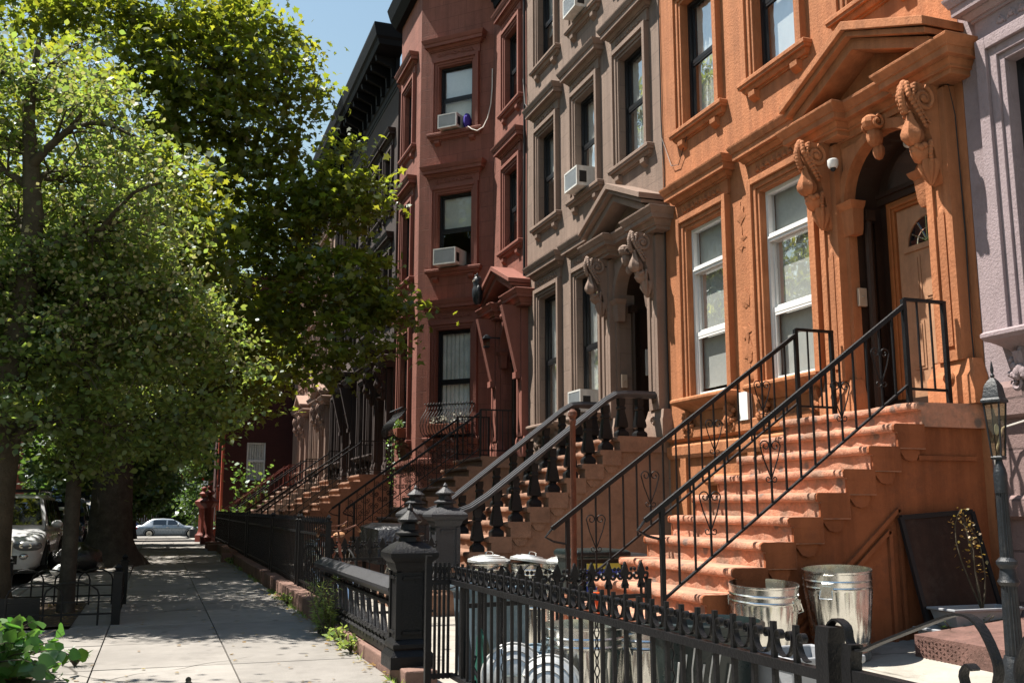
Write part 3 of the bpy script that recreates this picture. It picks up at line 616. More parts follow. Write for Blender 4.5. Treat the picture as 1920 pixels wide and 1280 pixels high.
def stoop(house, y0, y1, xt, zl, X, mat, side, n=11, dx=.28, dz=.2025, panel=True):
    """flight of stone steps rising to the door. y0 near end, y1 far end; xt landing nosing"""
    m = MB(); K = 22
    for i in range(n+1):
        z = zl-i*dz; xn = xt-i*dx; xb_ = xn+dx+.06 if i else X+.02
        prof = [(xn+.04, z-dz-.02), (xn+.04, z-.078), (xn+.012, z-.075), (xn, z-.058), (xn-.002, z-.024), (xn+.009, z-.005), (xn+.03, z), (xb_, z), (xb_, z-dz-.02)]
        rs = []
        for j in range(K+1):
            yy = y0-.05+(y1-y0+.1)*j/K; e = random.uniform(-.010, .010); f = random.uniform(-.009, .006)
            if j in (0, K): prof_ = [(x, zz) for x, zz in prof]
            rs.append([(x+(e if 1 < q < 6 else 0), yy, zz+(f if 2 < q < 7 else 0)) for q, (x, zz) in enumerate(prof)])
        m.rings(rs)
        for ye, s in ((y0, -1), (y1, 1)):   # scroll under each step end
            if i and 0:
                P = [(xn+.04, z-.09), (xn+dx*1.05, z-.09), (xn+dx*1.05, z-dz-.10), (xn+dx*.8, z-dz-.12), (xn+dx*.5, z-dz-.06), (xn+dx*.3, z-dz), (xn+.04, z-dz-.02)]
                m.prism([(a, ye-.035 if s < 0 else ye-.01, b) for a, b in P], (0, .045, 0))
    st = m.build('stoop', mat, house, smooth=40)
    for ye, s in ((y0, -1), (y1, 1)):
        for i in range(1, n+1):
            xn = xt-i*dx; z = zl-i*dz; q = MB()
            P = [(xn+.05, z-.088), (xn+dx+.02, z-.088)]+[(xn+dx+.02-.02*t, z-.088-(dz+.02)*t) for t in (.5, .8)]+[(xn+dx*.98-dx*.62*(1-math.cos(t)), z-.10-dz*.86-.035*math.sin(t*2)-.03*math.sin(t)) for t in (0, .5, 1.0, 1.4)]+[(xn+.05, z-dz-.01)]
            q.prism([(a, ye-.03 if s < 0 else ye-.01, b) for a, b in P], (0, .04, 0)); E_ = [(xn+.04, z-.078), (xn+.012, z-.075), (xn, z-.058), (xn-.001, z-.024), (xn+.01, z-.007), (xn+.03, z-.002), (xn+dx+.055, z-.002), (xn+dx+.055, z-.092), (xn+.05, z-.092)]; q.prism([(a, ye+s*.057, b) for a, b in E_], (0, -s*.03, 0)); q.prism([(c_, ye+s*.055, d_) for c_, d_ in ((xn+.038, z-dz-.012), (xn+.038, z-.09), (xn+dx+.055, z-.09), (xn+dx+.055, z-dz-.012))], (0, -s*.03, 0)); q.build('step_bracket', side, st, smooth=0)  # brackets plus end plates in the side colour, shade-darkened on the orange stoop
    m = MB(); zb = -.5
    top = [(xt-n*dx+.06, zl-n*dz-.1)]+[p for i in range(n, 0, -1) for p in ((xt-i*dx+.06, zl-i*dz-.05), (xt-(i-1)*dx+.06, zl-i*dz-.05))]+[(xt+.06, zl-.05), (X, zl-.05)]
    for ye, s in ((y0, 1), (y1, -1)):
        poly = [(a, ye, b) for a, b in [(xt-n*dx+.06, zb)]+top+[(X, zb)]]
        m.prism(poly, (0, s*.14, 0))
        if panel:    # raised triangular panel mouldings
            e = ye-s*.018; xa = xt-.25; 
            T = [(xt-(n-2)*dx+.75, -.02), (xa, -.02), (xa, zl-.95)]
            for k in (1., .78):
                cx_ = sum(q[0] for q in T)/3; cz_ = sum(q[1] for q in T)/3
                Q = [(cx_+(q[0]-cx_)*k, e, cz_+(q[1]-cz_)*k) for q in T]
                for j in range(3): m.bar(Q[j], Q[(j+1) % 3], .035, .035, up=(0,1,0))
            m.box(xa+.25, X-.1, *sorted((ye-s*.03, ye)), zl-.52, zl-.48)
    m.build('stoop_side', side, st, smooth=0)
    return st
# ------------------------------------------------------------------ houses
XF = 7.1; FR = FLAT(XF)
def base_courses(house, fr, u0, u1, z, mat, skip=None):
    m = MB(fr)
    for a, b in (skip or [(u0, u1)]):
        m.mold(a, b, [(.05, z-.62), (.05, z-.45), (.08, z-.42), (.08, z-.2), (.03, z-.17), (.02, z-.16)]) if False else m.mold(a, b, [(.03, z-.17), (.075, z-.13), (.075, z-.02), (.03, z)])
    m.build('water_table', mat, house, smooth=0)

# orange house
H1 = empty('row_house', (XF, 10.1, 0), 'orange painted row house with white framed parlour windows and an oak front door', 'house')
w = [(11.95, .48, 2.78, 5.25), (10.05, .48, 2.78, 5.25)]; w2 = [(11.98, .44, 6.8, 8.78), (10.08, .44, 6.8, 8.78), (8.2, .44, 6.8, 8.78)]; w3 = [(11.98, .44, 10.3, 12.2), (10.08, .44, 10.3, 12.2), (8.2, .44, 10.3, 12.2)]
bw = (11.25, 12.05, .55, 1.55)
m = MB(FR); wall_panel(m, 7.104, 13.146, -.6, 14.3, [(c-h, c+h, a, b) for c, h, a, b in w+w2+w3]+[(7.57, 8.83, 2.0, 5.21)]+[bw, (9.6, 10.3, .55, 1.55)]); 
m.build('wall', M_OR, H1, smooth=0)
shell(H1, XF, 7.1, 13.15, 14.3, M_OR)
for i, (c, h, a, b) in enumerate(w): window(H1, FR, c, h, a, b, M_OR, 'white', 1, M_BLIND, blindfrac=(.93, .97)[i])
for i, (c, h, a, b) in enumerate(w2): window(H1, FR, c, h, a, b, M_OR, 'black', 2, (M_CURT, M_BLIND, M_CURT)[i], blindfrac=.98)
for i, (c, h, a, b) in enumerate(w3): window(H1, FR, c, h, a, b, M_OR, 'black', 2, M_BLIND, blindfrac=.6)
for c in (11.65, 9.95):
    m = MB(FR); m.box(c-.4, c+.4, -.2, -.15, .55, 1.55); 
    g = m.build('basement_window', M_BLKF, H1, smooth=0)
    m = MB(FR); m.mold(c-.42, c+.42, [(.03, 1.56), (.06, 1.6), (.06, 1.68), (.02, 1.7)]); m.build('lintel', M_OR, g, smooth=0)
m = MB(FR)
for u in (12.6, 10.85): m.box(u, u+.16, -.01, .05, 0, 2.0)
m.mold(9.3, 13.05, [(.05, 1.95), (.07, 2.0), (.07, 2.12), (.03, 2.15)]); m.mold(9.3, 13.08, [(.02, 2.19), (.06, 2.23), (.06, 2.36), (.02, 2.38)])
m.build('water_table', M_OR, H1, smooth=0)
door_surround(H1, FR, 8.2, 2.19, M_OR, 'oak'); cornice(H1, FR, 7.12, 13.13, 13.2, M_OR)
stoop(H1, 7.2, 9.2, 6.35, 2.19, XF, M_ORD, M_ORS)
# peeling stucco patches between the windows
rr = random.Random(5)
for (u, z) in ((11.0, 5.1), (11.02, 4.75), (10.98, 3.5), (10.95, 3.25), (11.0, 3.9), (10.95, 2.95), (7.35, 6.5)):
    m = MB(FR); pts = [(u+rr.uniform(.03, .15)*math.cos(a*math.pi/7), rr.uniform(.0, .012), z+rr.uniform(.05, .22)*math.sin(a*math.pi/7)) for a in range(14)]
    m.add([(u, .02, z)]+pts+[(p[0], -.01, p[2]) for p in pts], [(0, i+1, (i+1) % 14+1) for i in range(14)]+[(i+1, i+15, (i+1) % 14+15, (i+1) % 14+1) for i in range(14)])
    m.build('stucco_patch', M_OR, H1, smooth=60)

# brown house
H2 = empty('row_house', (XF, 16.2, 0), 'grey brown row house with black windows and a carved hood over its dark doorway', 'house')
w = [(17.97, .47, 2.86, 5.42), (16.05, .47, 2.86, 5.42)]; w2 = [(18.0, .45, 6.95, 8.85), (16.05, .45, 6.95, 8.85), (14.15, .45, 6.95, 8.85)]; w3 = [(c, h, 10.4, 12.2) for c, h, _, _ in w2]
m = MB(FR); wall_panel(m, 13.154, 19.196, -.6, 14.3, [(c-h, c+h, a, b) for c, h, a, b in w+w2+w3]+[(13.56, 14.78, 2.0, 5.3)]); m.build('wall', M_BR, H2, smooth=0)
shell(H2, XF, 13.15, 19.2, 14.3, M_BR)
for i, (c, h, a, b) in enumerate(w): window(H2, FR, c, h, a, b, M_BRT, 'black', 1, M_CURT, blindfrac=.99)
for i, (c, h, a, b) in enumerate(w2): window(H2, FR, c, h, a, b, M_BRT, 'black', 2, M_CURT if i else M_BLIND, blindfrac=(.5, .8, .96)[i])
for i, (c, h, a, b) in enumerate(w3): window(H2, FR, c, h, a, b, M_BRT, 'black', 2, M_BLIND, blindfrac=.6)
base_courses(H2, FR, 15.3, 19.1, 2.4, M_BRT)
door_surround(H2, FR, 14.17, 2.28, M_BRT, 'black'); cornice(H2, FR, 13.18, 19.17, 13.2, M_CORN)
stoop(H2, 13.2, 15.15, 6.25, 2.28, XF, M_BRS, M_BRS, n=11, panel=False)

# red house with an angled bay
H3 = empty('row_house', (XF, 23.2, 0), 'brick red painted row house with a three sided bay', 'house')
w2 = [(20.15, .44, 6.95, 8.75), (20.15, .44, 10.25, 12.05)]
FA = ((7.1, 21.5, 0), (-.7071, .7071, 0), (-.7071, -.7071, 0)); FB = FLAT(5.66); FC = ((5.66, 25.15, 0), (.7071, .7071, 0), (-.7071, .7071, 0))
m = MB(FR); wall_panel(m, 19.204, 21.5, -.6, 14.3, [(c-h, c+h, a, b) for c, h, a, b in w2]+[(19.55, 20.77, 2.0, 5.2)])
wall_panel(m, 26.59, 28.2, -.6, 14.3, [])
BW = [(2.86, 5.4), (6.88, 8.74), (10.3, 12.02)]
for fr, c, wd in ((FA, 1.04, 2.036), (FB, 24.1, None), (FC, 1.02, 2.036)):
    m.fr = fr; u0, u1 = (0, wd) if wd else (22.94, 25.15)
    wall_panel(m, u0, u1, -.6, 14.3, [(c-.46, c+.46, a, b) for a, b in BW])
m.build('wall', M_RD, H3, smooth=0)
shell(H3, XF, 19.2, 28.2, 14.3, M_RD)
m = MB(); m.add([(7.2, 21.5, 14.25), (5.66, 22.94, 14.25), (5.66, 25.15, 14.25), (7.2, 26.6, 14.25)], [(0,1,2,3)]); m.build('bay_roof', M_ROOF, H3, smooth=0)
m = MB(); pts = [(7.3, 21.2), (5.5, 22.75), (5.5, 25.3), (7.3, 26.9)]
m.rings([[(x, y, 14.25) for x, y in pts], [(x-.15, y, 14.45) for x, y in pts], [(x-.25, y, 14.75) for x, y in pts], [(x+.3, y, 14.85) for x, y in pts]]); m.build('bay_cornice', M_CORN, H3, smooth=0)
for c, h, a, b in w2: window(H3, FR, c, h, a, b, M_RDT, 'black', 2, M_BLIND, blindfrac=.6)
for k, (fr, c) in enumerate(((FA, 1.04), (FB, 24.1), (FC, 1.02))):
    for fl, (a, b) in enumerate(BW): window(H3, fr, c, .46, a, b, M_RDT, 'black', 2, (M_CURT if fl == 0 else M_BLIND), blindfrac=(.99, .45, .8)[fl])
for fr, u0, u1 in ((FA, .03, 2.0), (FB, 22.99, 25.1)): base_courses(H3, fr, u0, u1, 2.4, M_RDT)
door_surround(H3, FR, 20.16, 2.28, M_RDT, 'black', fancy=False); cornice(H3, FR, 19.22, 21.4, 13.2, M_CORN)
stoop(H3, 19.3, 21.2, 6.1, 2.28, XF, M_BRS, M_BRS, n=11, panel=False)

# the row beyond
FR2 = FLAT(6.3)
ROW = [(28.35, M_DK, M_DK, 'shaded brown row house with a heavy black roof cornice just past the red bay', 14.3),
       (34.0, M_DK, M_DK, 'shaded brown row house half hidden by plane tree leaves, behind the black cornice', 14.3),
       (39.65, M_PK2, M_PK2, 'tan brownstone row house with a sunlit carved door hood, far along the row', 13.6),
       (45.3, M_PK, M_PK, 'pinkish brownstone at the far end of the row beside the shaded brick building', 13.6)]
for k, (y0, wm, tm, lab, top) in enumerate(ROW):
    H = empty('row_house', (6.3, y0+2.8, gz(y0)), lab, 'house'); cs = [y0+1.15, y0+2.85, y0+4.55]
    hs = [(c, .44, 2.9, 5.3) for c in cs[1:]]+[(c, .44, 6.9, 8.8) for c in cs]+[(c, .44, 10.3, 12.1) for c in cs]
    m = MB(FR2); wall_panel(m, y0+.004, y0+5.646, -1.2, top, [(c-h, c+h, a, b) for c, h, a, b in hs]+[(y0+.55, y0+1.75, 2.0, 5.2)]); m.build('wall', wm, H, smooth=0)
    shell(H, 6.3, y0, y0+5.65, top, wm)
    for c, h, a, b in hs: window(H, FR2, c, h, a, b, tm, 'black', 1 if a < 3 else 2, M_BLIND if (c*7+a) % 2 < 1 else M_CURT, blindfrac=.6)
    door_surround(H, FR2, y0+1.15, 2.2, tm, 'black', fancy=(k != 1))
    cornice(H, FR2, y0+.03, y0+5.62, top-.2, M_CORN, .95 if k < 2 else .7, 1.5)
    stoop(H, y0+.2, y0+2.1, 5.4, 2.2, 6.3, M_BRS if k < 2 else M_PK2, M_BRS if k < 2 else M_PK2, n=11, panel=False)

# red brick building at the end, its shade put into the brick colour, standing forward of the row
H8 = empty('corner_building', (4, 55, -.3), 'shaded red brick building standing forward at the far end of the row', 'building')
FS = ((0, 51.0, 0), (1, 0, 0), (0, -1, 0)); FF = FLAT(3.0)
m = MB(FS); wall_panel(m, 3.0, 9.0, -1, 13, [(4.05, 4.95, 2.6, 4.45), (4.05, 4.95, 6.4, 8.3), (6.2, 6.9, 6.4, 8.3)])
m.fr = FF; ws = [(53.2, .5, 2.4, 4.6), (56, .5, 2.4, 4.6), (53.2, .5, 6.4, 8.4), (56, .5, 6.4, 8.4), (59, .5, 6.4, 8.4)]
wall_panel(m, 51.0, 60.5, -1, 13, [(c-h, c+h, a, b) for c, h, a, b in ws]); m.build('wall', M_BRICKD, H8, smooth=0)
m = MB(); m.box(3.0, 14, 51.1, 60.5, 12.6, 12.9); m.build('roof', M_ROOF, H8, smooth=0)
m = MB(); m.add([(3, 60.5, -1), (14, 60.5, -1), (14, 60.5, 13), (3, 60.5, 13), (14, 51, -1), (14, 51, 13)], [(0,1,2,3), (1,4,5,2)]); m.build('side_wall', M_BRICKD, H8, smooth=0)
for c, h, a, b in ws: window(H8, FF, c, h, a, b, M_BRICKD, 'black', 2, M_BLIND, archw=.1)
for c, h, a, b in ((4.5, .45, 2.6, 4.45), (4.5, .45, 6.4, 8.3), (6.55, .35, 6.4, 8.3)):
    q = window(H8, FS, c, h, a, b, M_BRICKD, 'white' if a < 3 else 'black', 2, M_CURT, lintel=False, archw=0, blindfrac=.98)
    if a < 3:
        m = MB(FS)
        for i in range(8): m.box(c-.4+.115*i, c-.385+.115*i, .02, .04, a-.05, b)
        m.build('window_bar', M_WHITE, q, smooth=0)
m = MB(FF)
for u in (51.25, 54.6): m.box(u-.2, u+.2, -.02, .12, -.5, 9.5); m.mold(u-.2, u+.2, [(.2, -.9), (.2, .3), (.14, .4)])
m.build('pilaster', pmat('sunlit_red', (.42, .085, .045), .8, bump=.3), H8, smooth=0)  # brighter red puts the sunlight on the front edge into the colour

# mauve house at the right edge
H0 = empty('row_house', (XF, 4.1, 0), 'mauve grey row house behind the garden lamp post', 'house')
w = [(6.05, .5, 2.8, 5.28), (4.0, .5, 2.8, 5.28)]; w2 = [(c, .46, 6.95, 8.85) for c in (5.6, 3.7, 1.9)]
m = MB(FR); wall_panel(m, 1.0, 7.096, -.6, 2.05, []); m.build('base_wall', M_PUS, H0, smooth=0)
m = MB(FR); wall_panel(m, 1.0, 7.096, 2.05, 14.3, [(c-h, c+h, a, b) for c, h, a, b in w+w2]); m.build('wall', M_PU, H0, smooth=0)
shell(H0, XF, 1.0, 7.1, 14.3, M_PU)
for c, h, a, b in w: window(H0, FR, c, h, a, b, M_PU, 'dark', 1, M_BLIND, blindfrac=.3, archw=.28)
for c, h, a, b in w2: window(H0, FR, c, h, a, b, M_PU, 'dark', 2, M_BLIND, blindfrac=.5)
m = MB(FR); m.mold(1.1, 6.98, [(.02, 2.03), (.07, 2.06), (.07, 2.3), (.03, 2.36)]); m.mold(1.1, 6.98, [(.02, 1.15), (.06, 1.18), (.06, 1.32), (.02, 1.36)]); m.build('water_table', M_PUS, H0, smooth=0)
cornice(H0, FR, 1.0, 7.08, 13.2, M_PU)

# buildings across the street and across the far side street
def plain_building(y0, y1, X, h, mat, label, base=0):
    H = empty('street_building', (X, (y0+y1)/2, base), label, 'building')
    fr = ((X, 0, 0), (0, 1, 0), (1, 0, 0)); n = max(2, int((y1-y0)/2.1)); hs = []
    for i in range(n):
        for z in (2.4, 6.0, 9.4):
            if z+2 < h: c = y0+(y1-y0)*(i+.5)/n; hs.append((c-.5, c+.5, base+z, base+z+1.9))
    m = MB(fr); wall_panel(m, y0+.01, y1-.01, -1.5, h+base, hs); m.build('wall', mat, H, smooth=0)
    m = MB(); m.box(X-9, X-.3, y0+.02, y1-.02, -1.2, h+base-.1); m.build('rear_block', mat, H, smooth=0)
    for a, b, c, d in hs:
        m = MB(fr); m.box(a+.002, b-.002, -.2, -.12, c+.002, d-.002); q = m.build('window', M_WHITE, H, smooth=0)
        m = MB(fr); m.add([(a+.07, -.115, c+.07), (b-.07, -.115, c+.07), (b-.07, -.115, d-.07), (a+.07, -.115, d-.07)], [(0,1,2,3)]); m.build('pane', M_DGLASS, q, smooth=0)
    cornice(H, fr, y0+.05, y1-.05, h+base-.2, M_CORN, .5, .9)
M_GREYB = pmat('grey_render', (.33, .32, .31), .85, bump=.2); M_CREAM = pmat('cream_render', (.42, .37, .30), .85, bump=.2)
plain_building(8, 17, -16, 11.5, M_BRICK, 'first red brick building across the street, left of the cream one')
plain_building(17.2, 27, -16, 11, M_CREAM, 'cream building across the street behind the linden')
plain_building(27.2, 41, -16, 11.5, M_GREYB, 'light grey building across the street behind the parked cars')
plain_building(41.2, 60, -16, 10.5, M_BRICK, 'red brick building across the street beyond the grey one')
plain_building(60.2, 78, -16, 11, M_CREAM, 'cream building across the street at the far corner')
H9 = empty('street_building', (0, 98, -.8), 'red brick building across the far side street behind a white fence', 'building')
fr = ((0, 98, 0), (1, 0, 0), (0, -1, 0)); hs = [(x, x+1.1, 1.6, 3.8) for x in (-8, -4.6, -1.2, 2.2, 5.6, 9)]+[(x, x+1.1, 5.4, 7.4) for x in (-8, -4.6, -1.2, 2.2, 5.6, 9)]
m = MB(fr); wall_panel(m, -14, 16, -1.5, 11, hs); m.build('wall', M_BRICK, H9, smooth=0)
for a, b, c, d in hs:
    m = MB(fr); m.box(a+.003, b-.003, -.2, -.1, c+.003, d-.003); m.build('window', M_WHITE, H9, smooth=0)
m = MB(); m.box(-14, 16, 98.3, 108, -1.5, 11); m.build('rear_block', M_BRICK, H9, smooth=0)
# ------------------------------------------------------------------ stair railings
def heart_mesh(h=.34, w=.2):
    m = MB()   # thin scrolled heart between two balusters, in the xz plane, origin at the bottom point
    for s in (-1, 1):
        m.tube([(0, 0, 0), (s*w*.35, 0, h*.5), (s*w*.5, 0, h*.82)], .006, 5)
        m.spiral((s*w*.25, 0, h*.82), (s, 0, 0), (0, 0, 1), w*.25, .012, 1.15, 0, .006, 5, 18)
        m.spiral((s*.032, 0, -.0), (-s, 0, 0), (0, 0, -1), .032, .01, 1.0, 0, .005, 5, 12)
    return m.mesh('heart_scroll', M_IRON)
HEART = heart_mesh()
def iron_railing(y, xb, zb, xt, zt, xw, label, h=.9, n=15, hearts=(3, 8, 12), mat=M_IRON, tail=True, curls=False, zcurve=0, name='stair_railing', base=0):
    """xb,zb foot of the stair (nosing level); xt,zt landing nosing; xw wall end"""
    o = empty(name, (xb, y, zb+base), label, 'railing', 'iron stair railings')
    sl_ = (zt-zb)/(xt-xb); P0 = Vector((xb, y, zb+h)); P1 = Vector((xt, y, zt+h)); lift = .17
    m = MB(); m.bar(P0-(P1-P0)*.06, P1, .045, .035, up=(0,1,0)); m.build('handrail', mat, o, smooth=0, bevel=.006)
    m = MB(); m.bar((xb, y, zb+lift), (xt, y, zt+lift), .018, .03, up=(0,1,0)); m.build('bottom_rail', mat, o, smooth=0)
    m = MB(); m.box(xt-.02, xt+.02, y-.02, y+.02, zt-.005, zt+h+.06); m.build('post', mat, o, smooth=0)
    m = MB(); m.bar((xt, y, zt+h+.06), (xw, y, zt+h+.06), .035, .03); m.build('landing_rail', mat, o, smooth=0); m = MB(); m.bar((xt, y, zt+.13), (xw, y, zt+.13), .02, .025); m.build('landing_rail', mat, o, smooth=0)
    m = MB(); m.box(xw-.045, xw-.005, y-.02, y+.02, zt, zt+h+.05); m.build('post', mat, o, smooth=0)
    m = MB(); m.box(xb-.018, xb+.018, y-.018, y+.018, zb-.35, zb+h); m.build('post', mat, o, smooth=0)
    if tail:
        m = MB(); m.tube([P0-(P1-P0)*.06, P0-(P1-P0)*.085+Vector((0,0,-.03)), P0-(P1-P0)*.06+Vector((.02,0,-.12)), P0+Vector((0,0,-.26))], .012, 6); m.build('rail_end', mat, o)
    m = MB(); m.box(-.0075, .0075, -.0075, .0075, 0, h-lift)
    if curls:
        for q, s in ((.2, 1), (.2, -1), (.45, 1), (.45, -1), (.7, 1)): m.spiral((s*.055, 0, h*q), (s, 0, 0), (0, 0, 1), .052, .012, 1.3, math.pi*1.2, .006, 4, 14)
    bal = m.mesh('baluster', mat, smooth=0)
    for i in range(1, n):
        t = i/n; x = xb+(xt-xb)*t; z = zb+(zt-zb)*t
        inst('baluster', bal, o, (x, y, z+lift))
        if i in hearts: inst('heart_scroll', HEART, o, (x, y, z+lift+.16+.05))
    m = MB(); m.box(-.0075, .0075, -.0075, .0075, 0, h-.08); bal2 = m.mesh('baluster', mat, smooth=0)
    k = max(2, int((xw-xt)/.125))
    for i in range(1, k): inst('baluster', bal2, o, (xt+(xw-.03-xt)*i/k, y, zt+.13))
    return o
SL = .2025/.28
iron_railing(7.3, 3.85, .36, 6.4, 2.19, 6.88, 'black iron railing with heart scrolls on the near side of the orange stoop', n=17, hearts=(3, 7, 12, 15))
iron_railing(8.97, 3.72, .27, 6.4, 2.19, 6.88, 'black iron railing with heart scrolls on the far side of the orange stoop', n=18, hearts=(2, 6, 11, 15))
iron_railing(19.42, 3.6, .45, 6.15, 2.28, 6.9, 'dark scrolled iron railing on the near side of the red house stoop', n=14, hearts=(), curls=True)
iron_railing(21.1, 3.6, .45, 6.15, 2.28, 6.9, 'dark scrolled iron railing on the far side of the red house stoop', n=14, hearts=(), curls=True)
for k, (y0, *_r) in enumerate(ROW):
    for j, (yy, w) in enumerate(((y0+.28, 'near'), (y0+2.02, 'far'))):
        if k == 1 and j: continue
        iron_railing(yy, 2.9, .35, 5.45, 2.2, 6.2, 'iron railing on the %s side of the %s stoop along the shaded row' % (w, ('first dark', 'second dark', 'tan', 'pinkish end'))[k] if False else 'iron railing on the %s side of the %s' % (w, ('stoop just past the red house', 'second shaded stoop past the red house', 'stoop under the sunlit carved hood', 'last stoop, by the shaded brick building')[k]), n=13, hearts=(), tail=False, mat=M_IRON if k < 3 else M_REDIR)
# ------------------------------------------------------------------ heavy cast iron balustrade of the brown stoop
def vase_baluster():
    m = MB(); m.sq(0, 0, [(.085, 0), (.085, .07), (.075, .10), (.045, .135), (.04, .16), (.075, .19), (.078, .24), (.045, .5), (.042, .53), (.055, .55), (.055, .57), (.04, .60), (.05, .66), (.05, .75)], n=4)
    return m.mesh('baluster', M_IRON, smooth=30)
VASE = vase_baluster()
def newel(m, x, y, z, w=.2, h=1.05, n=4):
    """panelled cast iron newel: plinth, shaft with raised corners, wide cap, faceted finial"""
    P = [(w*1.15, z), (w*1.15, z+.10*h), (w*1.02, z+.13*h), (w*.92, z+.15*h), (w*1.0, z+.17*h), (w*1.0, z+.20*h), (w*.78, z+.24*h), (w*.78, z+.80*h), (w*.92, z+.84*h), (w*.98, z+.88*h), (w*1.22, z+.92*h), (w*1.26, z+.935*h), (w*1.26, z+.965*h), (w*1.18, z+.985*h), (w*.85, z+1.03*h), (w*.55, z+1.06*h),
         (w*.50, z+1.10*h), (w*.72, z+1.115*h), (w*.72, z+1.135*h), (w*.45, z+1.16*h), (w*.40, z+1.21*h), (w*.62, z+1.235*h), (w*.62, z+1.25*h), (w*.30, z+1.30*h), (w*.14, z+1.33*h), (w*.16, z+1.35*h), (w*.02, z+1.39*h)]
    m.sq(x, y, P[:16], n=4); m.sq(x, y, P[15:], n=n, rot=math.pi/4 if n == 8 else 0)
    for sx in (-1, 1):
        for sy in (-1, 1): m.box(x+sx*w*.72-w*.14, x+sx*w*.72+w*.14, y+sy*w*.72-w*.14, y+sy*w*.72+w*.14, z+.24*h, z+.80*h)
    for a, b in ((1,0), (-1,0), (0,1), (0,-1)):   # panel frames
        for zz in (.28, .74): m.box(x+a*w*.8-(w*.5 if b else .012), x+a*w*.8+(w*.5 if b else .012), y+b*w*.8-(w*.5 if a else .012), y+b*w*.8+(w*.5 if a else .012), z+zz*h, z+(zz+.025)*h)
def stone_balustrade(y, xn, zn, xt, zt, xw, label, step0=.55):
    o = empty('stair_balustrade', (xn, y, -.15), label, 'balustrade', 'cast iron stair balustrades of the brown house')
    m = MB(); newel(m, xn, y, .18, .2, 1.02, 8); m.build('newel_post', M_IRONG, o, smooth=25)
    m = MB(); m.sq(xn, y, [(.30, -.22), (.30, .12), (.27, .16), (.27, .18)]); m.build('newel_base', M_BRS, o, smooth=0, bevel=.01)
    path = [Vector((xn+.12, y, zn)), Vector((xn+.35, y, zn+.08)), Vector((xn+.6, y, zn+.24))]
    zr = zt+.63; q = Vector((xt-.15, y, zr-.12)); path += [q, Vector((xt+.02, y, zr-.02)), Vector((xt+.2, y, zr)), Vector((xw, y, zr))]
    prof = [(-.045, -.045), (.045, -.045), (.085, -.015), (.10, .0), (.10, .022), (.075, .026), (.07, .045), (.028, .05), (.026, .064), (-.026, .064), (-.028, .05), (-.07, .045), (-.075, .026), (-.10, .022), (-.10, 0), (-.085, -.015)]
    m = MB(); m.rings([[p+Vector((0, a, b)) for a, b in prof] for p in path]); m.build('handrail', M_RAILG, o, smooth=20)
    sl_ = (zr-.12-(zn+.24))/(xt-.15-(xn+.6))
    for i in range(9):
        x = xt-.28*(i+1)+.14
        if x < xn+.3: break
        zs = zt-.2025*(i+1); ht = (zr-.12+sl_*(x-(xt-.15)))-zs-.06
        inst('baluster', VASE, o, (x, y, zs), sc=(1, 1, ht/.75))
    for x in (xt+.12, xt+.42): inst('baluster', VASE, o, (x, y, zt), sc=(1, 1, (zr-.06-zt)/.75))
stone_balustrade(13.33, 3.72, 1.16, 6.28, 2.28, 6.98, 'grey topped cast iron balustrade on the near side of the brown stoop')
stone_balustrade(15.0, 3.72, 1.16, 6.28, 2.28, 6.98, 'grey topped cast iron balustrade on the far side of the brown stoop')

# ------------------------------------------------------------------ fences
def scroll_picket(zt, z0, wdir=(0, 1, 0), r=.042):
    """square bar with a pair of C scrolls at its head; scrolls lie along local y"""
    m = MB(); m.box(-.008, .008, -.008, .008, z0, zt+.12)
    return m.mesh('picket', M_IRON, smooth=0)
def scroll_head(zt):
    m = MB()
    for s in (-1, 1):
        pts = [(0, s*u, zt+v) for u, v in ((.059, .02), (.045, .023), (.028, .036), (.017, .058), (.014, .08))]
        for i in range(1, 13):
            a = math.pi-i*.42; rr = .018-.0007*i; pts.append((0, s*(.032+rr*math.cos(a)), zt+.082+rr*math.sin(a)))
        m.tube(pts, 0, flat=(.02, .0038), wdir=(1, 0, 0))
    return m.mesh('scroll', M_IRON, smooth=60)
PICK = scroll_picket(.78, .17); SCR = scroll_head(.78)
def post(o, x, y, z0, z1, w=.025, mat=M_IRON, cap='cut'):
    m = MB(); m.box(x-w, x+w, y-w, y+w, z0, z1)
    if cap == 'cut': m.prism([(x-w, y-w, z1), (x+w, y-w, z1), (x+w, y+w, z1), (x-w, y+w, z1)], (.0, -.01, .045))
    else: m.sq(x, y, [(w*1.3, z1), (w*1.3, z1+.015), (w*.5, z1+.03), (w*.9, z1+.06), (w*.1, z1+.1)])
    m.build('post', mat, o, smooth=0)
# near fence along the sidewalk, scroll heads
o = empty('picket_fence', (1.85, 4.5, .1), 'black picket fence topped with paired scrolls, in front of the leaning bin lids', 'fence', 'black iron fences')
for z, h in ((.775, .03), (.19, .028)):
    m = MB(); m.box(1.832, 1.868, 2.5, 6.42, z-h/2, z+h/2); m.box(1.71, 1.86, 6.42, 6.45, z-h/2, z+h/2); m.build('rail', M_IRON, o, smooth=0)
y = 6.32; i = 0
while y > 2.58:
    inst('picket', PICK, o, (1.85, y, 0)); inst('scroll', SCR, o, (1.85, y, 0)); y -= .118; i += 1
for x in (1.735, 1.765, 1.795, 1.825): inst('picket', PICK, o, (x, 6.435, 0)); inst('scroll', SCR, o, (x, 6.435, 0), rz=math.pi/2)
post(o, 1.85, 2.5, .0, .87, .03); post(o, 1.69, 6.435, .0, .90, .02)
